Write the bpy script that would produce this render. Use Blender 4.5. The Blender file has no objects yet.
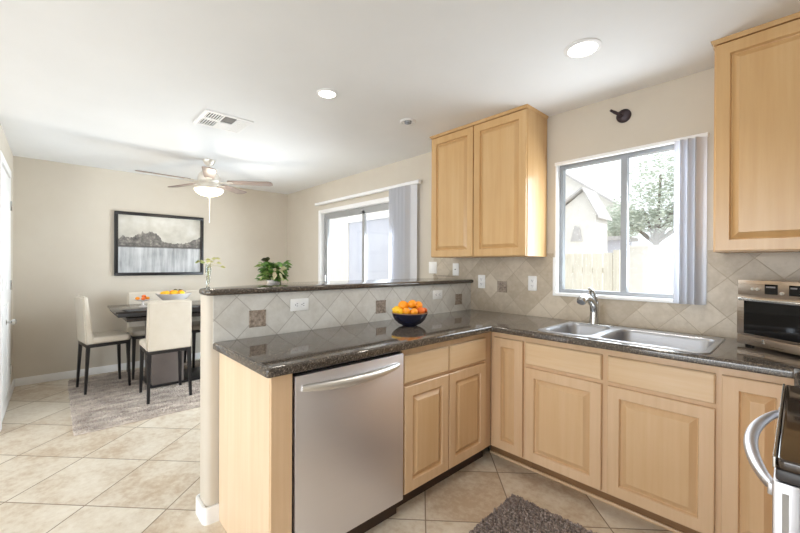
import bpy, bmesh, math, random
from mathutils import Vector, Matrix
from math import sin, cos, pi, radians as R
random.seed(7)
S = bpy.context.scene
COL = S.collection

# ------------------------------------------------------------------ camera
th, pt, rl = R(47.137), R(-.186), R(.26)
fw = Vector((-sin(th)*cos(pt), cos(th)*cos(pt), sin(pt)))
rt0 = Vector((cos(th), sin(th), 0)); up0 = rt0.cross(fw)
rt = rt0*cos(rl)+up0*sin(rl); up = -rt0*sin(rl)+up0*cos(rl)
cd = bpy.data.cameras.new('camera'); cam = bpy.data.objects.new('camera', cd); COL.objects.link(cam)
m = Matrix((rt, up, -fw)).transposed().to_4x4(); m.translation = Vector((0, 0, 1.307)); cam.matrix_world = m
cd.sensor_width = 36; cd.lens = 370.9/800*36; cd.clip_start = .02; cd.shift_y = -.0004
S.camera = cam

# ------------------------------------------------------------------ world, sun, large lights, exposure
w = bpy.data.worlds.new('sky'); S.world = w; w.use_nodes = True
bg = w.node_tree.nodes['Background']; bg.inputs[0].default_value = (.93, .96, 1, 1); bg.inputs[1].default_value = 1.65
sd = bpy.data.lights.new('sun', 'SUN'); sd.energy = 2.0; sd.angle = R(1.5); sd.color = (1, .96, .9)
sun = bpy.data.objects.new('sun', sd); COL.objects.link(sun); sun.rotation_euler = Vector((-.7, .10, -.7)).to_track_quat('-Z', 'Y').to_euler()
def area(name, loc, direction, sx, sy, power, col=(1, 1, 1)):
    d = bpy.data.lights.new(name, 'AREA'); d.shape = 'RECTANGLE'; d.size = sx; d.size_y = sy; d.energy = power; d.color = col
    o = bpy.data.objects.new(name, d); COL.objects.link(o); o.location = loc
    o.rotation_euler = Vector(direction).to_track_quat('-Z', 'Y').to_euler(); return o
DAY = (.86, .93, 1)
area('daylight_kitchen_window', (-.80, 2.84, 1.58), (0, -1, -.15), .72, .85, 14, DAY)
area('daylight_patio_door', (-3.7, 2.93, .98), (-.2, -1, -.06), 1.6, 1.4, 56, (.82, .91, 1)).data.spread = R(125)
area('fill_behind_camera', (-1.2, -6.8, 1.3), (-.1, 1, .03), 3.6, 2.2, 165, (.88, .94, 1))  # added fill light at an unseen opening behind the camera
area('fill_kitchen_side', (.60, -1.7, 1.35), (-1, .28, .02), 2.0, 1.7, 58, (.84, .92, 1)).data.spread = R(120)  # added fill light for the far dining wall, no window here
vs = S.view_settings; vs.view_transform = 'Standard'; vs.look = 'None'; vs.exposure = .27; vs.gamma = 1; vs.use_curve_mapping = False
S.cycles.max_bounces = 10; S.cycles.diffuse_bounces = 6; S.cycles.glossy_bounces = 4; S.cycles.sample_clamp_indirect = 6

# ------------------------------------------------------------------ materials
def srgb(r, g, b):
    f = lambda c: (c/255/12.92) if c/255 <= .04045 else ((c/255+.055)/1.055)**2.4
    return (f(r), f(g), f(b), 1)
def mat(name, col, rough=.5, metal=0, **k):
    m_ = bpy.data.materials.new(name); m_.use_nodes = True; b = m_.node_tree.nodes['Principled BSDF']
    b.inputs['Base Color'].default_value = srgb(*col); b.inputs['Roughness'].default_value = rough; b.inputs['Metallic'].default_value = metal
    for kk, v in k.items(): b.inputs[kk.replace('_', ' ')].default_value = v
    return m_
class N:
    def __init__(s, m_): s.t = m_.node_tree; s.b = s.t.nodes.get('Principled BSDF')
    def n(s, typ, **k):
        x = s.t.nodes.new(typ)
        for a, v in k.items(): setattr(x, a, v)
        return x
    def l(s, a, b): s.t.links.new(a, b)
    def math(s, op, a, b=None, c=None):
        x = s.n('ShaderNodeMath', operation=op)
        for i, v in enumerate((a, b, c)):
            if v is None: continue
            if isinstance(v, (int, float)): x.inputs[i].default_value = v
            else: s.l(v, x.inputs[i])
        return x.outputs[0]
    def noise(s, vec, scale, detail=4, rough=.5, mapping=None):
        if mapping:
            mp = s.n('ShaderNodeMapping'); mp.inputs['Scale'].default_value = mapping; s.l(vec, mp.inputs[0]); vec = mp.outputs[0]
        x = s.n('ShaderNodeTexNoise'); x.inputs['Scale'].default_value = scale; x.inputs['Detail'].default_value = detail; x.inputs['Roughness'].default_value = rough
        s.l(vec, x.inputs['Vector']); return x.outputs[0]
    def ramp(s, fac, stops):
        x = s.n('ShaderNodeValToRGB'); cr = x.color_ramp
        while len(cr.elements) < len(stops): cr.elements.new(.5)
        for e, (p, c) in zip(cr.elements, stops): e.position = p; e.color = srgb(*c)
        s.l(fac, x.inputs[0]); return x.outputs[0]
    def mix(s, f, a, b, blend='MIX'):
        x = s.n('ShaderNodeMix', data_type='RGBA', blend_type=blend)
        if isinstance(f, (int, float)): x.inputs[0].default_value = f
        else: s.l(f, x.inputs[0])
        for i, v in ((6, a), (7, b)):
            if isinstance(v, tuple): x.inputs[i].default_value = v
            else: s.l(v, x.inputs[i])
        return x.outputs[2]
    def bump(s, h, strength, dist=.01):
        x = s.n('ShaderNodeBump'); x.inputs['Strength'].default_value = strength; x.inputs['Distance'].default_value = dist
        s.l(h, x.inputs['Height']); s.l(x.outputs[0], s.b.inputs['Normal'])
    def pos(s): return s.n('ShaderNodeNewGeometry').outputs['Position']
    def obj(s): return s.n('ShaderNodeTexCoord').outputs['Object']
def mottled(name, c1, c2, scale=3, rough=.5, bump=0, bscale=80, mapping=None, **k):
    m_ = mat(name, c1, rough, **k); n = N(m_); f = n.noise(n.obj(), scale, 5, .6, mapping)
    n.l(n.ramp(f, [(.35, c1), (.65, c2)]), n.b.inputs['Base Color'])
    if bump: n.bump(n.noise(n.obj(), bscale, 3), bump, .003)
    return m_
def wood(name, c1, c2, c3, mp, rough=.26):
    m_ = mat(name, c1, rough); n = N(m_); o = n.obj()
    oi = n.n('ShaderNodeObjectInfo').outputs['Random']
    add = n.n('ShaderNodeVectorMath', operation='ADD'); n.l(o, add.inputs[0])
    cx = n.n('ShaderNodeCombineXYZ'); n.l(n.math('MULTIPLY', oi, 9.), cx.inputs[0]); n.l(n.math('MULTIPLY', oi, 5.), cx.inputs[2]); n.l(cx.outputs[0], add.inputs[1])
    v = add.outputs[0]
    f = n.noise(v, 1.0, 6, .6, mp); g = n.noise(v, 2.2, 3, .5, (1, 1, .6))
    f = n.math('ADD', n.math('MULTIPLY', f, .6), n.math('MULTIPLY', g, .4))
    col = n.ramp(f, [(.32, c1), (.5, c2), (.68, c3)])
    n.l(col, n.b.inputs['Base Color']); return m_
M = {}
MAP = [(214, 180, 142), (219, 187, 151), (225, 194, 160)]
GOLD = [(210, 173, 129), (216, 181, 139), (221, 188, 148)]
M['maple'] = wood('maple_wood', *MAP, (30, 30, 1.6))
M['gold'] = wood('golden_maple_wood', *GOLD, (26, 26, 1.4))
M['maple_h'] = wood('maple_wood_level_grain', (217, 184, 144), (223, 193, 155), (229, 202, 168), (1.8, 1.8, 30))
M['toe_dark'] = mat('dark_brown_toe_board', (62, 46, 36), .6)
M['upper'] = wood('honey_maple_wood', (200, 160, 110), (207, 169, 119), (213, 178, 131), (26, 26, 1.4))
M['handle'] = mat('satin_handle_metal', (232, 230, 226), .38, .9)
M['maple_pale'] = wood('maple_panel_lit_tone', (222, 196, 163), (229, 205, 174), (235, 214, 186), (30, 30, 1.5), .4)  # lightened maple, window light on the end panel put into the tone
M['maple_dark'] = wood('maple_toe_board', (122, 90, 58), (134, 100, 66), (146, 110, 74), (3, 3, 38), .45)  # brown board tone, darkened further for the toe-space shade
M['ceil'] = mottled('ceiling_paint', (234, 235, 236), (237, 238, 239), 2, .9, .15, 60)
M['wall'] = mottled('beige_wall_paint', (204, 195, 181), (208, 200, 187), 2, .85, .12, 90)
M['white'] = mat('white_trim_paint', (240, 240, 240), .4)
M['plastic'] = mat('white_plastic', (238, 238, 236), .35)
M['dark'] = mat('black_gap', (18, 16, 15), .7)
M['black'] = mat('black_wood', (26, 24, 26), .35)
M['alu'] = mat('grey_aluminium', (148, 151, 155), .4, .3)
M['blind'] = bpy.data.materials.new('vertical_blind_vinyl'); M['blind'].use_nodes = True; _t = M['blind'].node_tree; _t.nodes.clear()
_o = _t.nodes.new('ShaderNodeOutputMaterial'); _m = _t.nodes.new('ShaderNodeMixShader'); _m.inputs[0].default_value = .4; _d = _t.nodes.new('ShaderNodeBsdfDiffuse'); _u = _t.nodes.new('ShaderNodeBsdfTranslucent')
_d.inputs[0].default_value = srgb(240, 240, 242); _u.inputs[0].default_value = srgb(232, 234, 240)
_t.links.new(_d.outputs[0], _m.inputs[1]); _t.links.new(_u.outputs[0], _m.inputs[2]); _t.links.new(_m.outputs[0], _o.inputs[0])
M['chrome'] = mat('brushed_nickel', (200, 200, 198), .22, 1)
M['bronze'] = mat('dark_bronze', (62, 52, 56), .4, .5)
M['leather'] = mottled('cream_leather', (204, 194, 178), (211, 202, 188), 6, .5, .1, 120)
M['espresso'] = mottled('espresso_table_wood', (34, 29, 28), (48, 42, 40), 4, .12, mapping=(1, 8, 8))
M['pedestal'] = mottled('grey_brown_pedestal', (112, 102, 98), (124, 114, 108), 4, .45)
M['deco'] = mottled('accent_tile_brown', (128, 112, 98), (176, 162, 148), 60, .55)
def steel(name, base, rough, mp):
    m_ = mat(name, base, rough, 1); n = N(m_); f = n.noise(n.obj(), 1., 3, .5, mp)
    n.l(n.math('ADD', n.math('MULTIPLY', f, .18), rough-.09), n.b.inputs['Roughness'])
    n.bump(f, .04, .002); return m_
M['steel'] = steel('brushed_steel', (236, 234, 238), .46, (4, 4, 260))
M['steel_v'] = steel('brushed_steel_upright', (198, 198, 202), .42, (260, 260, 3))
M['sink'] = steel('sink_steel', (186, 188, 194), .34, (6, 90, 6))
# dining/kitchen floor tile laid diagonally
def diag_tile(name, n1, n2, s1, o1, s2, o2, tones, grout, gw, rough, var=.12, coat=0):
    m_ = mat(name, tones[0], rough); n = N(m_); P = n.pos()
    def proj(v):
        d = n.n('ShaderNodeVectorMath', operation='DOT_PRODUCT'); n.l(P, d.inputs[0]); d.inputs[1].default_value = v; return d.outputs['Value']
    a = n.math('DIVIDE', n.math('SUBTRACT', proj(n1), o1), s1); b = n.math('DIVIDE', n.math('SUBTRACT', proj(n2), o2), s2)
    def edge(x, s):
        f = n.math('FRACT', x); g = n.math('MINIMUM', f, n.math('SUBTRACT', 1, f)); return n.math('MULTIPLY', g, s)
    e = n.math('MINIMUM', edge(a, s1), edge(b, s2))
    mask = n.n('ShaderNodeMapRange', interpolation_type='SMOOTHSTEP'); n.l(e, mask.inputs[0]); mask.inputs[1].default_value = gw*.6; mask.inputs[2].default_value = gw*1.25
    cell = n.n('ShaderNodeCombineXYZ'); n.l(n.math('FLOOR', a), cell.inputs[0]); n.l(n.math('FLOOR', b), cell.inputs[1])
    wn = n.n('ShaderNodeTexWhiteNoise'); n.l(cell.outputs[0], wn.inputs[0])
    off = n.n('ShaderNodeVectorMath', operation='SCALE'); n.l(wn.outputs['Color'], off.inputs[0]); off.inputs['Scale'].default_value = 20
    pv = n.n('ShaderNodeVectorMath', operation='ADD'); n.l(P, pv.inputs[0]); n.l(off.outputs[0], pv.inputs[1])
    f = n.noise(pv.outputs[0], 4.5, 7, .62); f2 = n.noise(pv.outputs[0], 1.6, 2, .5)
    f3 = n.noise(pv.outputs[0], 26, 5, .65)
    f = n.math('ADD', n.math('ADD', n.math('MULTIPLY', f, .45), n.math('MULTIPLY', f2, .2)), n.math('MULTIPLY', f3, .35))
    f = n.math('ADD', f, n.math('MULTIPLY', n.math('SUBTRACT', wn.outputs['Value'], .5), var))
    col = n.ramp(f, [(.38, tones[0]), (.5, tones[1]), (.61, tones[2])])
    col = n.mix(mask.outputs[0], srgb(*grout), col)
    n.l(col, n.b.inputs['Base Color'])
    n.l(n.math('SUBTRACT', .85, n.math('MULTIPLY', mask.outputs[0], .85-rough)), n.b.inputs['Roughness'])
    n.bump(n.math('ADD', mask.outputs[0], n.math('MULTIPLY', f, .12)), .35, .004)
    return m_
M['floor'] = diag_tile('travertine_floor_tile', (-.694, .720, 0), (.720, .694, 0), .469, 2.370, .459, .490,
                       [(192, 172, 148), (216, 205, 188), (228, 220, 206)], (146, 130, 112), .0035, .3, .14)
q = 1/math.sqrt(2); sp = .2195*q
M['tile_pony'] = diag_tile('stone_backsplash_tile', (0, q, q), (0, q, -q), sp, (.918+.914)*q, sp, (.918-.914)*q,
                           [(196, 192, 184), (208, 205, 198), (218, 216, 210)], (176, 170, 162), .0022, .35, .07)
M['tile_back'] = diag_tile('stone_backsplash_tile_warm', (q, 0, q), (q, 0, -q), sp, (-.822+.914)*q, sp, (-.822-.914)*q,
                           [(178, 164, 144), (192, 179, 160), (206, 194, 176)], (176, 163, 144), .0018, .4, .2)
def granite():
    m_ = mat('dark_granite', (60, 52, 46), .07); n = N(m_); o = n.obj()
    vo = n.n('ShaderNodeTexVoronoi'); vo.inputs['Scale'].default_value = 190; n.l(o, vo.inputs['Vector'])
    f = n.math('ADD', n.math('MULTIPLY', n.noise(o, 90, 3), .6), n.math('MULTIPLY', vo.outputs['Distance'], .55))
    n.l(n.ramp(f, [(.3, (46, 40, 36)), (.52, (72, 64, 57)), (.7, (94, 85, 76)), (.85, (140, 128, 114))]), n.b.inputs['Base Color'])
    n.b.inputs['IOR'].default_value = 1.62
    return m_
M['granite'] = granite()
def glass():
    m_ = bpy.data.materials.new('window_glass'); m_.use_nodes = True; t = m_.node_tree; t.nodes.clear()
    o = t.nodes.new('ShaderNodeOutputMaterial'); mx = t.nodes.new('ShaderNodeMixShader'); tr = t.nodes.new('ShaderNodeBsdfTransparent'); gl = t.nodes.new('ShaderNodeBsdfGlossy')
    fr = t.nodes.new('ShaderNodeLayerWeight'); fr.inputs[0].default_value = .5; gl.inputs['Roughness'].default_value = .02
    tr.inputs[0].default_value = (.96, .98, .98, 1)
    pw = t.nodes.new('ShaderNodeMath'); pw.operation = 'POWER'; pw.inputs[1].default_value = 4; t.links.new(fr.outputs['Facing'], pw.inputs[0]); m2 = t.nodes.new('ShaderNodeMath'); m2.operation = 'MULTIPLY_ADD'; m2.inputs[1].default_value = .5; m2.inputs[2].default_value = .03; t.links.new(pw.outputs[0], m2.inputs[0]); t.links.new(m2.outputs[0], mx.inputs[0]); t.links.new(tr.outputs[0], mx.inputs[1]); t.links.new(gl.outputs[0], mx.inputs[2]); t.links.new(mx.outputs[0], o.inputs[0]); return m_
M['glass'] = glass()
M['clear'] = mat('clear_glass', (240, 244, 240), .03, Transmission_Weight=1.0, IOR=1.3)
def emit(name, col, s):
    m_ = mat(name, col, .5); b = m_.node_tree.nodes['Principled BSDF']; b.inputs['Emission Color'].default_value = srgb(*col); b.inputs['Emission Strength'].default_value = s; return m_
M['lamp'] = emit('lit_lamp_lens', (255, 246, 228), 9)
M['fanlamp'] = emit('lit_glass_bowl', (255, 240, 212), 2.2)
M['ovenglass'] = mat('black_oven_glass', (14, 13, 13), .05)
M['cooktop'] = mat('glossy_cooktop_glass', (52, 40, 31), .09, IOR=1.7)
M['shag'] = mottled('taupe_shag', (168, 156, 148), (226, 216, 206), 5, .95, mapping=(3, 1, 1))
M['chenille'] = mottled('grey_brown_chenille', (116, 104, 100), (168, 156, 150), 60, .95)

# ------------------------------------------------------------------ mesh helpers
WM = {}
def newbm(): return bmesh.new()
def box(bm, x0, x1, y0, y1, z0, z1, bev=0, seg=2):
    vs_ = [bm.verts.new(c) for c in ((x0, y0, z0), (x1, y0, z0), (x1, y1, z0), (x0, y1, z0), (x0, y0, z1), (x1, y0, z1), (x1, y1, z1), (x0, y1, z1))]
    fs = [bm.faces.new([vs_[i] for i in f]) for f in ((3, 2, 1, 0), (4, 5, 6, 7), (0, 1, 5, 4), (1, 2, 6, 5), (2, 3, 7, 6), (3, 0, 4, 7))]
    if bev:
        es = list({e for f in fs for e in f.edges})
        bmesh.ops.bevel(bm, geom=es, offset=bev, segments=seg, affect='EDGES', profile=.5)
    return bm
def hexa(bm, b, t, bev=0):
    """frustum: b, t = 4 bottom, 4 top points"""
    v = [bm.verts.new(c) for c in list(b)+list(t)]
    fs = [bm.faces.new([v[i] for i in f]) for f in ((3, 2, 1, 0), (4, 5, 6, 7), (0, 1, 5, 4), (1, 2, 6, 5), (2, 3, 7, 6), (3, 0, 4, 7))]
    if bev: bmesh.ops.bevel(bm, geom=list({e for f in fs for e in f.edges}), offset=bev, segments=2, affect='EDGES')
def lathe(bm, prof, c=(0, 0, 0), n=32, ax='z', close=True):
    c = Vector(c); rings = []
    for r, h in prof:
        ring = []
        for i in range(n):
            a = 2*pi*i/n
            p = {'z': Vector((r*cos(a), r*sin(a), h)), 'y': Vector((r*sin(a), h, r*cos(a))), 'x': Vector((h, r*cos(a), r*sin(a)))}[ax]
            ring.append(bm.verts.new(c+p))
        rings.append(ring)
    for a, b in zip(rings, rings[1:]):
        for i in range(n): bm.faces.new((a[i], a[(i+1) % n], b[(i+1) % n], b[i]))
    if close:
        bm.faces.new(rings[0][::-1]); bm.faces.new(rings[-1])
    return bm
def tube(bm, pts, rad, n=12, flat=1.0):
    """swept tube; rad number or list; flat squashes the vertical radius"""
    pts = [Vector(p) for p in pts]; rads = rad if isinstance(rad, (list, tuple)) else [rad]*len(pts)
    rings = []; prev = None
    for i, p in enumerate(pts):
        d = (pts[min(i+1, len(pts)-1)]-pts[max(i-1, 0)]).normalized()
        ref = Vector((0, 0, 1)) if abs(d.z) < .9 else Vector((1, 0, 0))
        u = d.cross(ref).normalized() if prev is None else (prev-d*prev.dot(d)).normalized()
        prev = u; v = u.cross(d)
        rings.append([bm.verts.new(p+(u*cos(2*pi*k/n)+v*sin(2*pi*k/n)*flat)*rads[i]) for k in range(n)])
    for a, b in zip(rings, rings[1:]):
        for i in range(n): bm.faces.new((a[i], a[(i+1) % n], b[(i+1) % n], b[i]))
    bm.faces.new(rings[0][::-1]); bm.faces.new(rings[-1]); return bm
def spline(pts, n=6):
    P = [Vector(p) for p in pts]; out = []
    for i in range(len(P)-1):
        a = P[max(i-1, 0)]; b = P[i]; c = P[i+1]; d = P[min(i+2, len(P)-1)]
        for k in range(n):
            t = k/n; out.append(.5*((2*b)+(c-a)*t+(2*a-5*b+4*c-d)*t*t+(-a+3*b-3*c+d)*t*t*t))
    out.append(P[-1]); return out
def rounded(poly, rs, seg=6):
    """poly CCW list of (x,y); rs radii per corner"""
    out = []
    n = len(poly)
    for i, p in enumerate(poly):
        r = rs[i] if isinstance(rs, (list, tuple)) else rs
        p = Vector(p); a = Vector(poly[i-1]); b = Vector(poly[(i+1) % n])
        if r <= 0: out.append(p); continue
        da = (a-p).normalized(); db = (b-p).normalized(); ang = da.angle(db); t = r/math.tan(ang/2)
        c = p+(da+db).normalized()*(r/sin(ang/2)); s = p+da*t; e = p+db*t
        a0 = math.atan2(s.y-c.y, s.x-c.x); a1 = math.atan2(e.y-c.y, e.x-c.x); dd = (a1-a0+pi) % (2*pi)-pi
        for k in range(seg+1): out.append(Vector((c.x+r*cos(a0+dd*k/seg), c.y+r*sin(a0+dd*k/seg))))
    return out
def inset(loop, d):
    n = len(loop); out = []
    for i, p in enumerate(loop):
        a = (p-loop[i-1]).normalized(); b = (loop[(i+1) % n]-p).normalized()
        na = Vector((-a.y, a.x)); nb = Vector((-b.y, b.x)); mm = (na+nb)
        mm = mm/max(mm.length_squared, .2)*2; out.append(p+mm*d)
    return out
def slab(bm, loop, z0, z1, r=.0, seg=4, hole=None, r0=None):
    """horizontal slab from CCW loop with a rounded top/bottom edge r, optional hole loop"""
    r0 = r if r0 is None else r0
    prof = [(r0-r0*cos(pi/2*0), z0)] if not r0 else [(r0*(1-sin(pi/2*k/seg)), z0+r0*(1-cos(pi/2*k/seg))) for k in range(seg+1)]
    if not r0: prof = [(0, z0)]
    if r: prof += [(r*(1-cos(pi/2*k/seg)), z1-r*(1-sin(pi/2*k/seg))) for k in range(seg+1)]
    else: prof += [(0, z1)]
    rings = []
    for d, z in prof:
        L = inset(loop, d) if d > 1e-6 else loop
        rings.append([bm.verts.new((p.x, p.y, z)) for p in L])
    n = len(loop)
    for a, b in zip(rings, rings[1:]):
        for i in range(n): bm.faces.new((a[i], a[(i+1) % n], b[(i+1) % n], b[i]))
    if not hole:
        bm.faces.new(rings[0][::-1]); bm.faces.new(rings[-1])
    else:
        hl = [[bm.verts.new((p.x, p.y, z)) for p in hole] for z in (z0, z1)]
        k = len(hole)
        for i in range(k): bm.faces.new((hl[0][(i+1) % k], hl[0][i], hl[1][i], hl[1][(i+1) % k]))
        for ring, h in ((rings[0], hl[0]), (rings[-1], hl[1])):
            es = [bm.edges.get((ring[i], ring[(i+1) % n])) for i in range(n)]+[bm.edges.get((h[i], h[(i+1) % k])) for i in range(k)]
            bmesh.ops.triangle_fill(bm, use_beauty=True, use_dissolve=False, edges=es)
    bmesh.ops.recalc_face_normals(bm, faces=bm.faces)
    return bm
def xform(bm, mtx): bmesh.ops.transform(bm, matrix=mtx, verts=bm.verts); return bm

def tag(o, label=None, cat=None, group=None, kind=None):
    if label: o['label'] = label
    if cat: o['category'] = cat
    if group: o['group'] = group
    if kind: o['kind'] = kind
    return o
def obj(name, bm, material, parent=None, local=False, sharp=32):
    """links one mesh object; geometry in world coordinates unless local (then in its parent's frame)"""
    bm.normal_update()
    for f in bm.faces: f.smooth = True
    for e in bm.edges:
        if len(e.link_faces) == 2 and e.calc_face_angle(0) > R(sharp): e.smooth = False
    PM = WM[parent.name] if parent else Matrix()
    if parent and not local: bmesh.ops.transform(bm, matrix=PM.inverted(), verts=bm.verts)
    me = bpy.data.meshes.new(name); bm.to_mesh(me); bm.free(); me.materials.append(material)
    o = bpy.data.objects.new(name, me); COL.objects.link(o)
    if parent: o.parent = parent
    WM[o.name] = PM; return o
def solo(name, bm, material, label, cat, group=None, origin=None, sharp=32):
    """a thing that is one mesh, origin moved to its base centre"""
    xs = [v.co.copy() for v in bm.verts]
    if origin is None: origin = Vector((sum(v.x for v in xs)/len(xs), sum(v.y for v in xs)/len(xs), min(v.z for v in xs)))
    origin = Vector(origin); bmesh.ops.translate(bm, vec=-origin, verts=bm.verts)
    o = obj(name, bm, material, sharp=sharp); o.location = origin; WM[o.name] = Matrix.Translation(origin)
    return tag(o, label, cat, group)
def thing(name, label, cat, loc=(0, 0, 0), rz=0, group=None):
    o = bpy.data.objects.new(name, None); COL.objects.link(o); o.location = loc; o.rotation_euler = (0, 0, rz); o.empty_display_size = .1
    WM[o.name] = Matrix.Translation(Vector(loc)) @ Matrix.Rotation(rz, 4, 'Z')
    return tag(o, label, cat, group)
def struct(name, bm, material, parent=None):
    o = obj(name, bm, material, parent)
    if not parent: o['kind'] = 'structure'
    return o
def copy_tree(o, parent=None):
    c = o.copy(); COL.objects.link(c); c.parent = parent
    for ch in [x for x in bpy.data.objects if x.parent == o]: copy_tree(ch, c)
    return c
def B(*a, **k): return box(newbm(), *a, **k)

# ------------------------------------------------------------------ the shell
XF, XK, YW, YL, YB, ZC = -5.649, .64, 2.75, -.33, -7.1, 2.44
struct('floor', B(XF-.15, XK+.15, YB-.15, YW+.3, -.08, 0), M['floor'])
struct('ceiling', B(XF-.15, XK+.15, YB-.15, YW+.15, ZC, ZC+.1), M['ceil'])
KW = (-1.25, -.372, 1.095, 2.073)      # kitchen window opening
PD = (-4.615, -2.80, 0, 2.03)          # patio door opening
bm = newbm()
for a, b_, z0, z1 in ((XF-.15, PD[0], 0, ZC), (PD[1], KW[0], 0, ZC), (KW[1], XK+.15, 0, ZC), (PD[0], PD[1], PD[3], ZC), (KW[0], KW[1], 0, KW[2]), (KW[0], KW[1], KW[3], ZC)):
    box(bm, a, b_, YW, YW+.13, z0, z1)
struct('wall_right', bm, M['wall'])
struct('wall_far', B(XF-.12, XF, YL-.1, YW, 0, ZC), M['wall'])
struct('wall_left', B(XF, -4.12, YL-.12, YL, 0, ZC), M['wall'])
bm = newbm(); box(bm, -4.24, -4.12, YB, YL-.12, 0, ZC); struct('wall_hall', bm, M['wall'])
struct('wall_kitchen', B(XK, XK+.12, YB, YW, 0, ZC), M['wall'])
bm = newbm()   # unseen rear wall, wide opening added to let daylight in
box(bm, -4.12, -3.2, YB-.1, YB, 0, ZC); box(bm, .5, XK, YB-.1, YB, 0, ZC); box(bm, -3.2, .5, YB-.1, YB, 2.3, ZC)
struct('wall_rear', bm, M['wall'])

# pony wall with a bullnosed end
lp = rounded([(-2.155, .555), (-2.022, .555), (-2.022, 2.75), (-2.155, 2.75)], [.03, .03, 0, 0])
struct('wall_half', slab(newbm(), lp, 0, 1.148), M['wall'])
# baseboards
def baseboard(name, x0, x1, y0, y1): struct(name, B(x0, x1, y0, y1, 0, .085, bev=.004), M['white'])
baseboard('baseboard_far', XF, XF+.013, YL, YW)
baseboard('baseboard_left', XF+.013, -5.19, YL, YL+.013)
baseboard('baseboard_right', XF+.013, PD[0]-.06, YW-.013, YW)
lp = rounded([(-2.171, .538), (-2.006, .538), (-2.006, .612), (-2.022, .612), (-2.022, .555), (-2.155, .555), (-2.155, 2.74), (-2.171, 2.74)], [.03, .03, 0, 0, 0.0, 0.0, 0, 0])
struct('baseboard_half', slab(newbm(), lp, 0, .085, r=.004, r0=0), M['white'])

# backsplashes with accent tiles
bs = struct('trim_backsplash_half', B(-2.022, -2.014, .584, 2.742, .90, 1.15), M['tile_pony'])
bk = newbm()
box(bk, -2.465, KW[0]-.012, 2.742, 2.75, .90, 1.40); box(bk, KW[0]-.012, KW[1]+.012, 2.742, 2.75, .90, KW[2]-.012); box(bk, KW[1]+.012, XK, 2.742, 2.75, .90, 1.40)
bw = struct('trim_backsplash_window', bk, M['tile_back'])
def accent(parent, ax, c, z, s=.092):
    bm = newbm()
    def bx(u0, u1, z0, z1, t):
        if ax == 'x': box(bm, -2.016, -2.014+t, u0, u1, z0, z1, bev=.0012, seg=1)
        else: box(bm, u0, u1, 2.742-t, 2.744, z0, z1, bev=.0012, seg=1)
    h = s/2; bx(c-h, c+h, z-h, z+h, .001)
    for a in (-1, 1):
        bx(c+a*(h-.006)-.005, c+a*(h-.006)+.005, z-h, z+h, .004); bx(c-h, c+h, z+a*(h-.006)-.005, z+a*(h-.006)+.005, .004)
    for i in (-1, 0, 1):
        for j in (-1, 0, 1):
            r_ = .009; cc, zz = c+i*.023, z+j*.023
            d = newbm(); lathe(d, [(r_, 0), (r_*.8, .003), (0.001, .004)] if (i+j) % 2 else [(r_, 0), (r_, .002), (r_*.5, .003)], n=8)
            xform(d, (Matrix.Translation((-2.0135, cc, zz)) @ Matrix.Rotation(pi/2, 4, 'Y')) if ax == 'x' else (Matrix.Translation((cc, 2.7415, zz)) @ Matrix.Rotation(pi/2, 4, 'X')))
            me = bpy.data.meshes.new('t'); d.to_mesh(me); d.free(); bm.from_mesh(me); bpy.data.meshes.remove(me)
    obj('accent_tile', bm, M['deco'], parent)
for y in (.808, 1.686, 2.564): accent(bs, 'x', y, 1.011)
accent(bw, 'y', -1.695, 1.128)
struct('tile_edge_shadow_line', B(-2.47, -2.2, 2.738, 2.7415, 1.2, 1.206), M['deco'])  # thin dark strip drawn as the shadow line at the tile bottom

# ------------------------------------------------------------------ kitchen window
wf = struct('window_1', B(KW[0]+.010, KW[0]+.034, 2.80, 2.845, KW[2]+.01, KW[3]-.012), M['alu'])
bm = newbm()
box(bm, KW[1]-.034, KW[1]-.004, 2.80, 2.845, KW[2]+.01, KW[3]-.012)
box(bm, KW[0]+.034, KW[1]-.034, 2.80, 2.845, KW[2]+.01, KW[2]+.036); box(bm, KW[0]+.034, KW[1]-.034, 2.80, 2.845, KW[3]-.036, KW[3]-.012)
box(bm, -.824, -.786, 2.795, 2.84, KW[2]+.036, KW[3]-.036)
obj('window_frame', bm, M['alu'], wf)
obj('pane', B(-1.216, -.824, 2.818, 2.822, 1.131, 2.037), M['glass'], wf)
obj('pane', B(-.786, -.406, 2.812, 2.816, 1.131, 2.037), M['glass'], wf)
bm = newbm(); th_ = .01   # white reveal and stool
box(bm, KW[0], KW[0]+th_, 2.746, 2.80, KW[2], KW[3]); box(bm, KW[1]-th_, KW[1], 2.746, 2.80, KW[2], KW[3])
box(bm, KW[0], KW[1], 2.732, 2.80, KW[2]-.012, KW[2]+.01, bev=.003); box(bm, KW[0], KW[1], 2.746, 2.80, KW[3]-th_, KW[3])
box(bm, KW[0]-.012, KW[0], 2.738, 2.752, KW[2]-.012, 1.37)
struct('trim_1', bm, M['white'])

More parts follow.
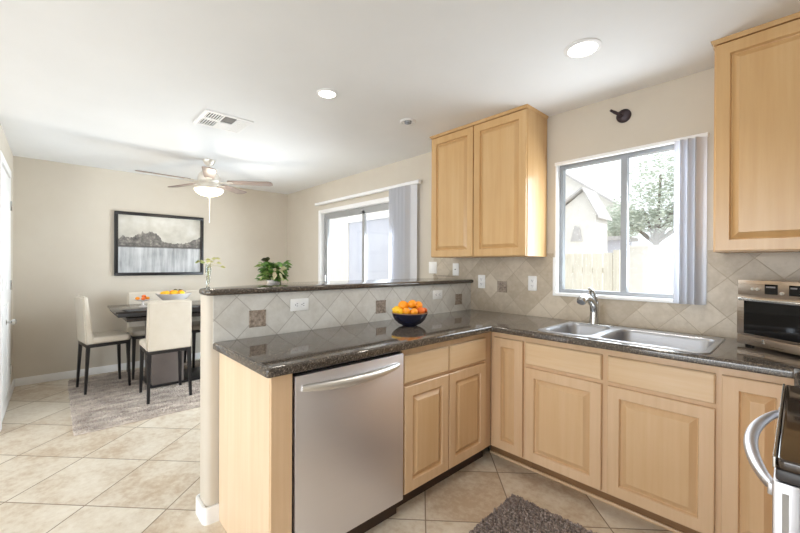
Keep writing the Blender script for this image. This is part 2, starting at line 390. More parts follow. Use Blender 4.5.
def vertical_blind(name, label, x0, x1, zt, yb, slats, zb, headh=.035, hd=.045):
    t = thing(name, label, 'blind', ((x0+x1)/2, yb, zb))
    bm = newbm(); box(bm, x0, x1, yb-hd, yb, zt-headh, zt, bev=.004); obj('head_rail', bm, M['white'], t)
    bm = newbm()
    for x, y, a, wd in slats:
        n = 6; pr = []
        for k in range(n+1):
            u = (k/n-.5)*wd; v = .006*(1-(2*k/n-1)**2); pr.append((x+u*cos(a)-v*sin(a), y+u*sin(a)+v*cos(a)))
        rows = []
        for z in (zb, zt-headh):
            rows.append([bm.verts.new((p[0], p[1], z)) for p in pr]+[bm.verts.new((p[0]+.0012*-sin(a), p[1]+.0012*cos(a), z)) for p in pr[::-1]])
        L = len(rows[0])
        for i in range(L): bm.faces.new((rows[0][i], rows[0][(i+1) % L], rows[1][(i+1) % L], rows[1][i]))
        bm.faces.new(rows[1]); bm.faces.new(rows[0][::-1])
    obj('slats', bm, M['blind'], t); return t
sl = []
for i in range(7): sl.append((-.488+i*.0175, 2.705, R(48+26*(i % 2)), .062))
vertical_blind('vertical_blind', 'white vertical blind stacked at the right side of the window over the sink', -1.248, -.358, 2.074, 2.745, sl, 1.088, .024, .02)

# ------------------------------------------------------------------ patio door
M['alu_light'] = mat('light_aluminium', (168, 169, 170), .4, .3)
pd = struct('door_2', B(PD[0], PD[0]+.04, 2.80, 2.86, 0, PD[3]-.003), M['alu_light'])
bm = newbm()
box(bm, PD[1]-.05, PD[1], 2.80, 2.86, 0, PD[3]-.003); box(bm, PD[0]+.05, PD[1]-.05, 2.80, 2.86, PD[3]-.05, PD[3]-.003)
box(bm, -3.715, -3.665, 2.80, 2.83, .03, PD[3]-.05); box(bm, PD[0]+.05, PD[0]+.10, 2.80, 2.83, .03, PD[3]-.05)
box(bm, PD[0]+.05, PD[1]-.05, 2.80, 2.86, 0, .03); box(bm, PD[0]+.1, -3.715, 2.80, 2.83, .03, .12)
box(bm, -3.665, PD[1]-.05, 2.835, 2.86, .03, .12); box(bm, PD[0]+.1, PD[1]-.05, 2.80, 2.83, PD[3]-.085, PD[3]-.05)
obj('door_frame', bm, M['alu_light'], pd)
obj('door_handle', B(PD[0]+.055, PD[0]+.08, 2.765, 2.80, .98, 1.16, bev=.006), M['chrome'], pd)
obj('pane', B(PD[0]+.1, -3.715, 2.813, 2.817, .12, PD[3]-.085), M['glass'], pd)
obj('pane', B(-3.665, PD[1]-.05, 2.843, 2.847, .12, PD[3]-.05), M['glass'], pd)
bm = newbm()
box(bm, PD[0]-.05, PD[0]+.008, 2.738, 2.80, 0, PD[3]+.045, bev=.003); box(bm, PD[0]+.008, PD[1]+.05, 2.738, 2.80, PD[3]-.008, PD[3]+.045, bev=.003)
box(bm, PD[1]-.008, PD[1]+.05, 2.738, 2.80, 0, PD[3]-.008, bev=.003)
struct('trim_2', bm, M['white'])
sl = [(-3.02+i*.028, 2.69, R(55+12*(i % 2)), .085) for i in range(10)]+[(-2.70, 2.695, R(8), .085)]
vertical_blind('vertical_blind', 'long white vertical blind drawn aside at the right of the dining patio door', -4.66, -2.615, 2.17, 2.72, sl, .03, .035)

# ------------------------------------------------------------------ door on the left wall
dr = struct('door_3', B(-5.09, -4.28, YL+.002, YL+.012, .01, 2.10, bev=.003), M['white'])
for z0, z1 in ((.15, .95), (1.08, 1.95)):
    for x0, x1 in ((-5.0, -4.75), (-4.64, -4.38)): obj('door_panel', B(x0, x1, YL+.010, YL+.018, z0, z1, bev=.004), M['white'], dr)
for z in (.3, 1.1, 1.85): obj('hinge', B(-5.104, -5.088, YL+.008, YL+.026, z-.045, z+.045, bev=.003), M['chrome'], dr)
bm = newbm(); lathe(bm, [(.024, 0), (.024, .008), (.010, .012), (.010, .035), (.026, .045), (.026, .06), (.012, .07)], (-4.62, YL+.012, .80), 16, 'y'); obj('door_handle', bm, M['chrome'], dr)
bm = newbm(); box(bm, -5.165, -5.10, YL, YL+.012, 0, 2.18, bev=.004); box(bm, -5.10, -4.27, YL, YL+.02, 2.115, 2.18, bev=.004); box(bm, -4.27, -4.205, YL, YL+.02, 0, 2.18, bev=.004)
struct('trim_3', bm, M['white'])

# ------------------------------------------------------------------ outside
def plain(name, c1, c2, sc=2, rough=.9, **k): return mottled(name, c1, c2, sc, rough, **k)
M['stucco'] = plain('pale_stucco', (214, 210, 204), (222, 218, 212), 8)
M['stucco2'] = plain('grey_stucco', (196, 196, 206), (202, 202, 210), 3)
M['roof'] = plain('grey_roof_tiles', (172, 168, 168), (194, 190, 188), 14)
M['ground'] = plain('pale_gravel', (225, 220, 212), (238, 234, 228), 12)
M['fence'] = plain('weathered_fence_wood', (206, 200, 186), (222, 216, 204), 3, mapping=(12, 12, 1))
M['leaf'] = plain('tree_leaves', (190, 198, 184), (220, 224, 212), 4)
M['bark'] = plain('tree_bark', (120, 110, 100), (140, 130, 118), 9)
struct('ground', B(-16, 12, YW+.3, 30, -.12, -.04), M['ground'])
t = thing('neighbor_house', 'pale stucco gabled house seen through the left pane of the kitchen window', 'house', (-5, 10.5, -.04))
bm = newbm()
prof = [(-4.30, 2.95), (-3.80, 3.30), (-3.46, 2.58)]
vb = []
pts = [(-7.5, -.04), (-3.50, -.04), (-3.50, 2.62), (-3.80, 3.25), (-4.35, 2.85), (-7.5, 2.85)]
a = [bm.verts.new((x, 10.0, z)) for x, z in pts]; b_ = [bm.verts.new((x, 10.8, z)) for x, z in pts]
bm.faces.new(a); bm.faces.new(b_[::-1])
for i in range(len(pts)): bm.faces.new((a[(i+1) % 6], a[i], b_[i], b_[(i+1) % 6]))
bmesh.ops.recalc_face_normals(bm, faces=bm.faces); obj('house_walls', bm, M['stucco'], t)
bm = newbm()
def roofslope(p0, p1, y0, y1, tk=.05):
    hexa(bm, [(p0[0], y0, p0[1]), (p1[0], y0, p1[1]), (p1[0], y1, p1[1]), (p0[0], y1, p0[1])], [(p0[0], y0, p0[1]+tk), (p1[0], y0, p1[1]+tk), (p1[0], y1, p1[1]+tk), (p0[0], y1, p0[1]+tk)])
roofslope((-3.80, 3.28), (-3.40, 2.50), 9.85, 10.85); roofslope((-4.45, 2.84), (-3.80, 3.28), 9.85, 10.85); roofslope((-7.6, 2.84), (-4.4, 2.86), 9.85, 10.85)
obj('house_roof', bm, M['roof'], t)
bm = newbm(); hexa(bm, [(-4.12, 9.96, 1.95), (-3.82, 9.96, 1.95), (-3.82, 10.02, 1.95), (-4.12, 10.02, 1.95)], [(-4.02, 9.96, 2.35), (-3.9, 9.96, 2.3), (-3.9, 10.02, 2.3), (-4.02, 10.02, 2.35)]); obj('window', bm, M['roof'], t)
bm = newbm()
t2 = thing('neighbor_house', 'taller pale house whose long sloping roof line rises behind the gabled house', 'house', (-9, 21, -.04))
pts = [(-9.5, -.04), (-5.85, -.04), (-5.85, 4.15), (-8.8, 6.42), (-9.5, 6.42)]
a = [bm.verts.new((x, 19.2, z)) for x, z in pts]; b_ = [bm.verts.new((x, 20.5, z)) for x, z in pts]
bm.faces.new(a); bm.faces.new(b_[::-1])
for i in range(5): bm.faces.new((a[(i+1) % 5], a[i], b_[i], b_[(i+1) % 5]))
bmesh.ops.recalc_face_normals(bm, faces=bm.faces); obj('house_walls', bm, M['stucco'], t2)
bm = newbm(); roofslope((-8.85, 6.46), (-5.55, 3.95), 18.9, 20.7, .10); roofslope((-9.6, 6.44), (-8.8, 6.48), 18.9, 20.7, .10); obj('house_roof', bm, M['roof'], t2)
bm = newbm(); box(bm, -3.55, 3.5, 12.3, 12.45, -.04, 1.84); box(bm, -3.6, 3.5, 12.27, 12.48, 1.84, 1.90); o = solo('garden_wall', bm, M['stucco'], 'long pale garden wall in front of the tree trunk', 'wall')
t = thing('shed', 'low pale shed with a grey roof right of the gabled house', 'shed', (-4.6, 14, -.04)); obj('shed_walls', B(-5.2, -3.95, 13.4, 14.6, -.04, 2.15), M['stucco2'], t); obj('shed_roof', B(-5.3, -3.8, 13.2, 14.8, 2.15, 2.27), M['roof'], t)
bm = newbm(); xx = -3.45
while xx < -1.86:
    box(bm, xx, xx+.13, 6.0, 6.02, -.04, 1.50, bev=.004, seg=1); xx += .145
t = thing('wood_fence', 'weathered vertical board fence outside the sink window, left pane', 'fence', (-2.7, 6, -.04))
obj('fence_boards', bm, M['fence'], t)
obj('rail', B(-3.45, -1.84, 6.02, 6.06, .3, .38), M['fence'], t); obj('rail', B(-3.45, -1.84, 6.02, 6.06, 1.2, 1.28), M['fence'], t)
for x in (-3.5, -1.82): obj('post', B(x-.04, x+.04, 5.99, 6.07, -.04, 1.54), M['fence'], t)
def tree(label, base, trunk_h, blobs, nleaf, seed):
    rnd = random.Random(seed); t = thing('leafy_tree', label, 'tree', base)
    bx_, by_, bz_ = base; bm = newbm()
    tube(bm, spline([(bx_, by_, bz_), (bx_+.06, by_, bz_+trunk_h*.5), (bx_-.03, by_, bz_+trunk_h)], 5), [.13]*5+[.10]*6, 8)
    for c, r in blobs: tube(bm, spline([(bx_-.03, by_, bz_+trunk_h*.9), ((bx_+c[0])/2, (by_+c[1])/2, (bz_+trunk_h+c[2])/2-.1), c], 4), [.07]*4+[.04]*5, 6)
    obj('trunk', bm, M['bark'], t); bm = newbm()
    for k in range(nleaf):
        c, r = blobs[k % len(blobs)]
        while True:
            v = Vector((rnd.uniform(-1, 1), rnd.uniform(-1, 1), rnd.uniform(-1, 1)))
            if .25 < v.length < 1: break
        p = Vector(c)+Vector((v.x*r[0], v.y*r[1], v.z*r[2])); s = rnd.uniform(.035, .075)
        q_ = Matrix.Rotation(rnd.uniform(0, 6.3), 3, 'Z') @ Matrix.Rotation(rnd.uniform(-1.2, 1.2), 3, 'X')
        bm.faces.new([bm.verts.new(p+q_ @ Vector(w_)*s) for w_ in ((-1, 0, 0), (0, -.45, .1), (1, 0, 0), (0, .45, .1))])
    obj('foliage', bm, M['leaf'], t)
tree('leafy tree with a visible trunk in the right pane of the sink window', (-3.1, 14, -.04), 2.3,
     [((-3.5, 14, 3.2), (.9, .8, .8)), ((-2.6, 14, 3.3), (.9, .8, .9)), ((-3.0, 14, 4.2), (.95, .8, .8)), ((-2.1, 14, 2.9), (.8, .7, .6)), ((-4.0, 14.1, 2.8), (.6, .6, .5)), ((-2.1, 14, 4.0), (.8, .7, .8)), ((-1.4, 14, 3.4), (.7, .7, .8)), ((-3.0, 14, 2.75), (.9, .6, .4))], 10500, 3)
tree('smaller tree showing between the gabled house and the window mullion', (-5.2, 16.6, -.04), 2.0,
     [((-5.0, 16.6, 3.1), (.9, .6, .75)), ((-5.6, 16.6, 2.8), (.8, .6, .55)), ((-4.7, 16.6, 2.9), (.65, .5, .55))], 4200, 5)
t = thing('patio_house_wing', 'pale stucco wing with a tall grey panel outside the patio door', 'building', (-6, 4.6, -.04))
obj('house_walls', B(-9.5, -6.6, 4.6, 6, -.04, 3.6), M['stucco'], t)
obj('panel', B(-6.6, -4.1, 4.62, 4.8, -.04, 2.20, bev=.01), M['stucco2'], t)
obj('cap_rail', B(-6.6, -4.08, 4.58, 4.84, 2.20, 2.27, bev=.01), M['white'], t)

# ------------------------------------------------------------------ cabinetry
def frame_map(kind, p0, off):
    """kind 'x+' : face looks to +X at x=off, u along +Y ; 'y-' : looks to -Y at y=off, u along +X"""
    if kind == 'x+': return lambda u, z, t: (off+t, u, z)
    return lambda u, z, t: (u, off-t, z)
def panel_front(f, u0, u1, z0, z1, T=.021, raised=True, st=.055):
    bm = newbm(); hh = min(st, (u1-u0)*.28)
    if raised: rings = [(0, 0), (0, T-.003), (.003, T), (hh, T), (hh+.003, T-.007), (hh+.005, T-.0155), (hh+.008, T-.0165), (hh+.034, T-.001), (hh+.035, T)]
    else: rings = [(0, 0), (0, T-.005), (.005, T)]
    vs_ = []
    for d, t in rings: vs_.append([bm.verts.new(f(a, b, t)) for a, b in ((u0+d, z0+d), (u1-d, z0+d), (u1-d, z1-d), (u0+d, z1-d))])
    for a, b in zip(vs_, vs_[1:]):
        for i in range(4): bm.faces.new((a[i], a[(i+1) % 4], b[(i+1) % 4], b[i]))
    if raised:
        bm.faces.ensure_lookup_table()
        for f_ in bm.faces[16:]: f_.material_index = 1
    bm.faces.new(vs_[0][::-1]); bm.faces.new(vs_[-1]).material_index = int(raised); bmesh.ops.recalc_face_normals(bm, faces=bm.faces); return bm
def base_cabinet(name, label, kind, u0, u1, face, back, fronts, toe, frame_u=None, trimstrip=False, toe_u=None):
    """fronts: list of (type,u0,u1,z0,z1); face = plane of the face frame"""
    sgn = 1 if kind == 'x+' else -1
    def bx(bm, a0, a1, d0, d1, z0, z1, **k):   # d measured outward from face plane
        lo, hi = sorted((face+sgn*d0, face+sgn*d1))
        if kind == 'x+': box(bm, lo, hi, a0, a1, z0, z1, **k)
        else: box(bm, a0, a1, lo, hi, z0, z1, **k)
    D = abs(face-back); c = (u0+u1)/2
    t = thing(name, label, 'cabinet', ((face+back)/2, c, 0) if kind == 'x+' else (c, (face+back)/2, 0))
    bm = newbm(); bx(bm, u0, u0+.016, -D, -.019, .10, .875); bx(bm, u1-.016, u1, -D, -.019, .10, .875); bx(bm, u0+.016, u1-.016, -D, -.019, .10, .118); bx(bm, u0+.016, u1-.016, -D, -D+.01, .118, .875)
    obj('body', bm, M['maple_pale'], t)
    fu0, fu1 = frame_u or (u0, u1)
    bm = newbm(); zs = sorted({z for fr in fronts for z in (fr[3], fr[4])})
    bx(bm, fu0, fu1, -.019, 0, .835-.012, .875); bx(bm, fu0, fu1, -.019, 0, .10, .10+.03)
    edges = sorted({e for fr in fronts for e in (fr[1], fr[2])})
    cuts = [fu0]+[(a+b)/2 for a, b in zip(edges[1::2], edges[2::2])]+[fu1]
    for i, cc in enumerate(cuts):
        wl = .02 if 0 < i < len(cuts)-1 else None
        if wl: bx(bm, cc-.018, cc+.018, -.0188, -.0002, .13, .823)
    bx(bm, fu0, edges[0]+.012, -.0189, -.0001, .13, .823); bx(bm, edges[-1]-.012, fu1, -.0189, -.0001, .13, .823)
    if any(fr[0] == 'drawer' for fr in fronts): bx(bm, fu0, fu1, -.0187, -.0003, .655, .70)
    obj('face_frame', bm, M['maple'], t)
    for ty, a, b, z0, z1 in fronts:
        f = frame_map(kind, 0, face)
        o = obj('door' if ty == 'door' else 'drawer_front', panel_front(f, a, b, z0, z1, raised=ty == 'door'), M['maple'] if ty == 'door' else M['maple_h'], t)
        if ty == 'door': o.data.materials.append(M['gold'])
    fu0, fu1 = toe_u or (fu0, fu1)
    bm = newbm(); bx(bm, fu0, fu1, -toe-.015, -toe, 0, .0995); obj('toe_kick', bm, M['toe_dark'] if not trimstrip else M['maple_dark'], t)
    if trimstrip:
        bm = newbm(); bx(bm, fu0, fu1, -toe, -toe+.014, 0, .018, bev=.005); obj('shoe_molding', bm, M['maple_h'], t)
    return t
FX, FY = -1.408, 2.144
base_cabinet('base_cabinet', 'maple base cabinet with two drawers and two doors, right of the dishwasher', 'x+', 1.325, 2.125, FX, -2.01,
             [('drawer', 1.330, 1.681, .690, .834), ('drawer', 1.690, 2.055, .690, .834), ('door', 1.330, 1.681, .112, .672), ('door', 1.690, 2.055, .112, .672)], .06, (1.325, 2.1435))
base_cabinet('corner_cabinet', 'corner maple base cabinet with one narrow full-height door, left of the sink cabinet', 'y-', -1.405, -1.160, FY, 2.74,
             [('door', -1.378, -1.168, .112, .834)], .09, trimstrip=True, toe_u=(-1.466, -1.160))
base_cabinet('sink_cabinet', 'wide maple base cabinet under the sink with two false drawers and two doors', 'y-', -1.160, -.240, FY, 2.74,
             [('drawer', -1.149, -.714, .700, .834), ('drawer', -.684, -.250, .700, .834), ('door', -1.149, -.714, .112, .678), ('door', -.684, -.250, .112, .678)], .09, trimstrip=True)
base_cabinet('base_cabinet', 'maple base cabinet with a full-height raised-panel door, behind the range handle', 'y-', -.240, .62, FY, 2.74,
             [('door', -.228, -.004, .112, .834)], .09, trimstrip=True)
t = thing('filler_cabinet', 'plain maple filler cabinet between the sink run and the range', 'cabinet', (.3, 1.97, 0))
obj('body', B(.006, .62, 1.80, 2.14, .10, .875), M['maple'], t); obj('toe_kick', B(.07, .62, 1.80, 2.14, 0, .10), M['dark'], t)
t = thing('cabinet_end_panel', 'maple end panel in a window-lit tone closing the peninsula beside the dishwasher', 'panel', (-1.7, .63, 0))
obj('side_panel', B(-2.012, -1.409, .612, .630, 0, .875, bev=.001, seg=1), M['maple_pale'], t)
obj('front_stile', B(-1.409, -1.389, .612, .700, 0, .875, bev=.001, seg=1), M['maple'], t)

# dishwasher
t = thing('dishwasher', 'stainless steel dishwasher with a bowed bar handle built into the peninsula', 'dishwasher', (-1.7, 1.01, 0))
obj('tub', B(-1.98, -1.415, .712, 1.316, .10, .868), M['dark'], t)
obj('door', B(-1.415, -1.386, .712, 1.316, .095, .852, bev=.004), M['steel'], t)
bm = newbm(); pts = []; rr = []
for k in range(25):
    s = k/24; y = .742+s*.535; b = sin(pi*s)**.8; pts.append((-1.388+.036*b, y, .799-.008*b)); rr.append(.013+.009*sin(pi*s)**.5)
tube(bm, pts, rr, 14, 1.0); obj('handle', bm, M['handle'], t)
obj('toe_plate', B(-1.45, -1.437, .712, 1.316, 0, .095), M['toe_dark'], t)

# countertop with sink cutout
L = rounded([(-2.012, .582), (-1.358, .582), (-1.358, 2.077), (-.012, 2.077), (-.012, 1.80), (.62, 1.80), (.62, 2.74), (-2.012, 2.74)], [0, .018, .006, .006, 0, 0, 0, 0], 6)
SX0, SX1, SY0, SY1 = -1.088, -.268, 2.125, 2.66
hole = rounded([(SX0+.018, SY0+.018), (SX1-.018, SY0+.018), (SX1-.018, SY1-.018), (SX0+.018, SY1-.018)], .05, 5)
t = thing('countertop', 'dark granite L-shaped kitchen countertop with a polished bullnose edge', 'countertop', (-1.2, 2.0, .876))
obj('stone_slab', slab(newbm(), L, .8755, .914, .014, 5, hole, .007), M['granite'], t)
obj('edge_strip', B(-.0125, .002, 2.035, 2.082, .872, .9165, bev=.003), M['alu'], t)
# raised bar
L = rounded([(-1.985, .543), (-1.985, 2.74), (-2.47, 2.74), (-2.47, 1.25), (-2.13, .543)][::1], [.03, 0, 0, .1, .03], 6)
solo('bar_top', slab(newbm(), L, 1.1485, 1.181, .014, 4), M['granite'], 'narrow dark granite bar top capping the half wall above the counter', 'bar top')

# sink
t = thing('double_sink', 'stainless steel double-bowl sink set in the granite under the window', 'sink', (-.68, 2.39, .914))
outer = rounded([(SX0, SY0), (SX1, SY0), (SX1, SY1), (SX0, SY1)], .045, 6)
def bowl_loops(x0, x1, y0, y1): return rounded([(x0, y0), (x1, y0), (x1, y1), (x0, y1)], .07, 6)
b1 = bowl_loops(SX0+.028, -.795, SY0+.028, SY1-.085); b2 = bowl_loops(-.752, SX1-.028, SY0+.028, SY1-.085)
bm = newbm()
def ring(loop, z): return [bm.verts.new((p.x, p.y, z)) for p in loop]
o0 = ring(outer, .9145); o1 = ring(inset(outer, .004), .919); n = len(outer)
for i in range(n): bm.faces.new((o0[i], o0[(i+1) % n], o1[(i+1) % n], o1[i]))
i1 = ring(b1, .9185); i2 = ring(b2, .9185)
es = [bm.edges.get((o1[i], o1[(i+1) % n])) for i in range(n)]
for r_ in (i1, i2):
    for i in range(len(r_)): es.append(bm.edges.new((r_[i], r_[(i+1) % len(r_)])))
bmesh.ops.triangle_fill(bm, use_beauty=True, edges=es)
bmesh.ops.recalc_face_normals(bm, faces=bm.faces)
obj('rim', bm, M['sink'], t)
for lo, dep in ((b1, .15), (b2, .19)):
    bm = newbm(); prof = [(0, .9185), (.004, .913), (.010, .90), (.022, .914-dep+.03), (.035, .914-dep+.008), (.06, .914-dep)]
    rs = [ring(inset(lo, d) if d else lo, z) for d, z in prof]; k = len(lo)
    for a, b in zip(rs, rs[1:]):
        for i in range(k): bm.faces.new((b[i], b[(i+1) % k], a[(i+1) % k], a[i]))
    bm.faces.new(rs[-1]); bmesh.ops.recalc_face_normals(bm, faces=bm.faces)
    for f in bm.faces: f.normal_flip()
    bo = obj('bowl', bm, M['sink'], t)
    cx_ = sum(p.x for p in lo)/k; cy_ = sum(p.y for p in lo)/k
    obj('drain', lathe(newbm(), [(.04, 0), (.04, .003), (.028, .004), (.026, .001), (.01, .001)], (cx_, cy_, .9145-dep), 20), M['chrome'], bo)
# faucet
t = thing('kitchen_faucet', 'brushed nickel single-lever faucet behind the sink', 'faucet', (-.925, 2.618, .919))
bm = newbm(); slab(bm, rounded([(-1.065, 2.592), (-.805, 2.592), (-.805, 2.644), (-1.065, 2.644)], .025, 6), .9188, .9245, .002); obj('deck_plate', bm, M['chrome'], t)
bm = newbm(); lathe(bm, [(.033, .924), (.030, .94), (.027, .99), (.027, 1.03), (.024, 1.045)], (-.925, 2.618, 0), 24); obj('body', bm, M['chrome'], t)
bm = newbm(); tube(bm, spline([(-.925, 2.618, .99), (-.925, 2.600, 1.045), (-.926, 2.54, 1.09), (-.928, 2.48, 1.104), (-.929, 2.43, 1.096)], 6), [.024]*6+[.023]*6+[.022]*6+[.026]*7, 16)
obj('spout', bm, M['chrome'], t)
bm = newbm(); tube(bm, [(-.929, 2.443, 1.098), (-.929, 2.418, 1.088), (-.929, 2.408, 1.078)], [.028, .030, .025], 16); obj('spray_head', bm, M['chrome'], t)
bm = newbm(); tube(bm, spline([(-.925, 2.622, 1.03), (-.925, 2.622, 1.07), (-.925, 2.60, 1.11), (-.925, 2.565, 1.145), (-.925, 2.535, 1.158)], 6), [.025]*6+[.022]*6+[.017]*6+[.011]*6+[.009], 14); obj('lever', bm, M['chrome'], t)

# upper cabinets
def upper(label, x0, x1, z0, z1, doors, yf=2.45):
    t = thing('upper_cabinet', label, 'cabinet', ((x0+x1)/2, 2.6, z0))
    obj('body', B(x0, x1, yf, 2.741, z0, z1, bev=.001, seg=1), M['upper'], t)
    for a, b in doors: obj('door', panel_front(frame_map('y-', 0, yf), a, b, z0+.004, z1-.018, st=.055), M['upper'], t).data.materials.append(M['upper'])
    bm = newbm(); hexa(bm, [(x0-.001, yf-.021, z1-.012), (x1+.001, yf-.021, z1-.012), (x1+.001, 2.741, z1-.012), (x0-.001, 2.741, z1-.012)],
                       [(x0-.012, yf-.033, ZC-.001), (x1+.012, yf-.033, ZC-.001), (x1+.012, 2.741, ZC-.001), (x0-.012, 2.741, ZC-.001)])
    obj('crown_trim', bm, M['upper'], t); return t
upper('maple two-door wall cabinet left of the sink window', -2.222, -1.313, 1.374, 2.432, [(-2.217, -1.772), (-1.764, -1.318)])
upper('maple wall cabinet at the right edge above the countertop oven', -.300, .62, 1.380, 2.432, [(-.293, .17), (.178, .61)])

# ------------------------------------------------------------------ wall plates
def plate(label, cat, mtx, kind, wide=False, group=None, name='wall_outlet'):
    """local frame: x across, z up, faces -y"""
    o = bpy.data.objects.new(name, None); COL.objects.link(o); o.matrix_world = mtx; o.empty_display_size = .03; WM[o.name] = mtx; tag(o, label, cat, group)
    w_, h_ = (.052, .058) if wide else (.036, .058)
    obj('cover_plate', B(-w_, w_, -.006, 0, -h_, h_, bev=.003), M['plastic'], o, local=True)
    if kind == 'outlet':
        for s in (-1, 1):
            bm = newbm(); lathe(bm, [(.0165, -.0085), (.0165, -.004)], (0, 0, s*.0205), 20, 'y'); rc = obj('socket', bm, M['white'], o, local=True)
            bm = newbm()
            for x in (-.0065, .0065): box(bm, x-.0013, x+.0013, -.0089, -.008, s*.0205-.002, s*.0205+.007)
            box(bm, -.0025, .0025, -.0089, -.008, s*.0205-.011, s*.0205-.006)
            obj('slot', bm, M['dark'], rc, local=True)
    elif kind == 'switch':
        obj('rocker', B(-.024 if wide else -.016, .024 if wide else .016, -.009, -.005, -.033, .033, bev=.002), M['white'], o, local=True)
    else:
        bm = newbm(); lathe(bm, [(.004, -.016), (.0045, -.014), (.0045, -.005)], (0, 0, 0), 12, 'y'); obj('coax_jack', bm, M['bronze'], o, local=True)
    return o
def on_back(x, z, y=2.742): return Matrix.Translation((x, y, z))
def on_half(y, z): return Matrix.Translation((-2.014, y, z)) @ Matrix.Rotation(pi/2, 4, 'Z') @ Matrix.Rotation(pi/2, 4, 'Y')
plate('white sideways outlet on the half wall, near its free end', 'outlet', on_half(1.058, 1.070), 'outlet')
plate('white sideways outlet on the half wall, to the right of the fruit bowl', 'outlet', on_half(2.287, 1.066), 'outlet')
plate('upright white outlet on the backsplash just right of the bar top end', 'outlet', on_back(-1.898, 1.165), 'outlet')
plate('upright white outlet on the backsplash between the accent tile and the window', 'outlet', on_back(-1.424, 1.168), 'outlet')
plate('wide white rocker light switch under the left end of the wall cabinet', 'light switch', on_back(-2.474, 1.282, 2.742), 'switch', True, name='light_switch')
plate('narrow white cable jack plate under the wall cabinet, right of the rocker switch', 'wall plate', on_back(-2.186, 1.268), 'jack', name='cable_plate')

# bronze wall hook above window
t = thing('wall_hook', 'dark bronze round wall hook above the kitchen window', 'hook', (-.80, 2.75, 2.30))
bm = newbm(); lathe(bm, [(.044, 2.75), (.044, 2.742), (.034, 2.734), (.012, 2.730)], (-.795, 0, 2.297), 28, 'y'); obj('base_plate', bm, M['bronze'], t)
bm = newbm(); tube(bm, spline([(-.80, 2.735, 2.297), (-.815, 2.715, 2.305), (-.835, 2.69, 2.318), (-.852, 2.67, 2.330)], 4), [.010]*9+[.008]*4, 12); obj('arm', bm, M['bronze'], t)

# ------------------------------------------------------------------ ceiling fixtures
def downlight(label, x, y, lit, r=.082):
    t = thing('recessed_light', label, 'ceiling light', (x, y, ZC-.012), group='recessed ceiling lights')
    bm = newbm(); lathe(bm, [(r, ZC-.0005), (r+.001, ZC-.004), (r-.006, ZC-.008), (r*.80, ZC-.010), (r*.78, ZC-.006), (r*.78, ZC-.0005)], (x, y, 0), 40, close=False); obj('trim_ring', bm, M['white'], t)
    if lit:
        bm = newbm(); lathe(bm, [(r*.775, ZC-.006), (r*.6, ZC-.0085), (.002, ZC-.0095)], (x, y, 0), 32, close=True); obj('lens', bm, M['lamp'], t)
        d = bpy.data.lights.new('lamp', 'SPOT'); d.energy = 9 if x < -1 else 17; d.spot_size = R(130); d.spot_blend = .8; d.color = (1, .93, .82); d.shadow_soft_size = .06
        o = bpy.data.objects.new('lamp', d); COL.objects.link(o); o.location = (x, y, ZC-.03); o.parent = None
    else:
        bm = newbm(); lathe(bm, [(r*.775, ZC-.004), (r*.5, ZC-.001), (.002, ZC-.0008)], (x, y, 0), 32); obj('baffle', bm, M['white'], t)
        bm = newbm(); lathe(bm, [(r*.45, ZC-.003), (r*.42, ZC-.020), (r*.2, ZC-.026), (.002, ZC-.027)], (x+.008, y-.008, 0), 24); obj('bulb', bm, M['alu'], t)
downlight('large lit round recessed ceiling light, the one nearest the camera', -.775, 2.009, True, .088)
downlight('small lit round recessed ceiling light between the air vent and the wall cabinet', -2.128, 1.312, True, .068)
downlight('unlit round recessed ceiling light left of the tall wall cabinet', -2.109, 2.036, False, .064)
t = thing('air_vent', 'white square louvered ceiling air vent near the fan', 'vent', (-3.12, .975, ZC-.01))
x0, x1, y0, y1 = -3.29, -2.95, .80, 1.15
bm = newbm()
for a in ((x0, x1, y0, y0+.025), (x0, x1, y1-.025, y1), (x0, x0+.025, y0+.025, y1-.025), (x1-.025, x1, y0+.025, y1-.025)): box(bm, a[0], a[1], a[2], a[3], ZC-.012, ZC-.0005, bev=.002, seg=1)
obj('vent_frame', bm, M['white'], t)
obj('backing', B(x0+.02, x1-.02, y0+.02, y1-.02, ZC-.002, ZC-.0006), M['dark'], t)
bm = newbm()
for k in range(6):   # left third: slats along x leaving dark slots
    yy = y0+.03+k*.018; box(bm, x0+.03, x1-.03, yy, yy+.006, ZC-.010, ZC-.003)
box(bm, x0+.155, x0+.185, y0+.025, y0+.135, ZC-.011, ZC-.002)
box(bm, x0+.03, x1-.03, y0+.135, y0+.145, ZC-.011, ZC-.002)
for k in range(9): xx = x0+.028+k*.016; box(bm, xx, xx+.013, y0+.145, y0+.235, ZC-.010, ZC-.003)
box(bm, x0+.03, x1-.03, y0+.235, y0+.245, ZC-.011, ZC-.002)
for k in range(5): yy = y0+.247+k*.016; box(bm, x0+.03, x1-.03, yy, yy+.0135, ZC-.010, ZC-.003)
obj('louvers', bm, M['white'], t)
obj('mesh_grille', B(x1-.15, x1-.035, y0+.15, y0+.232, ZC-.009, ZC-.004), mat('grey_grille', (128, 126, 124), .7), t)

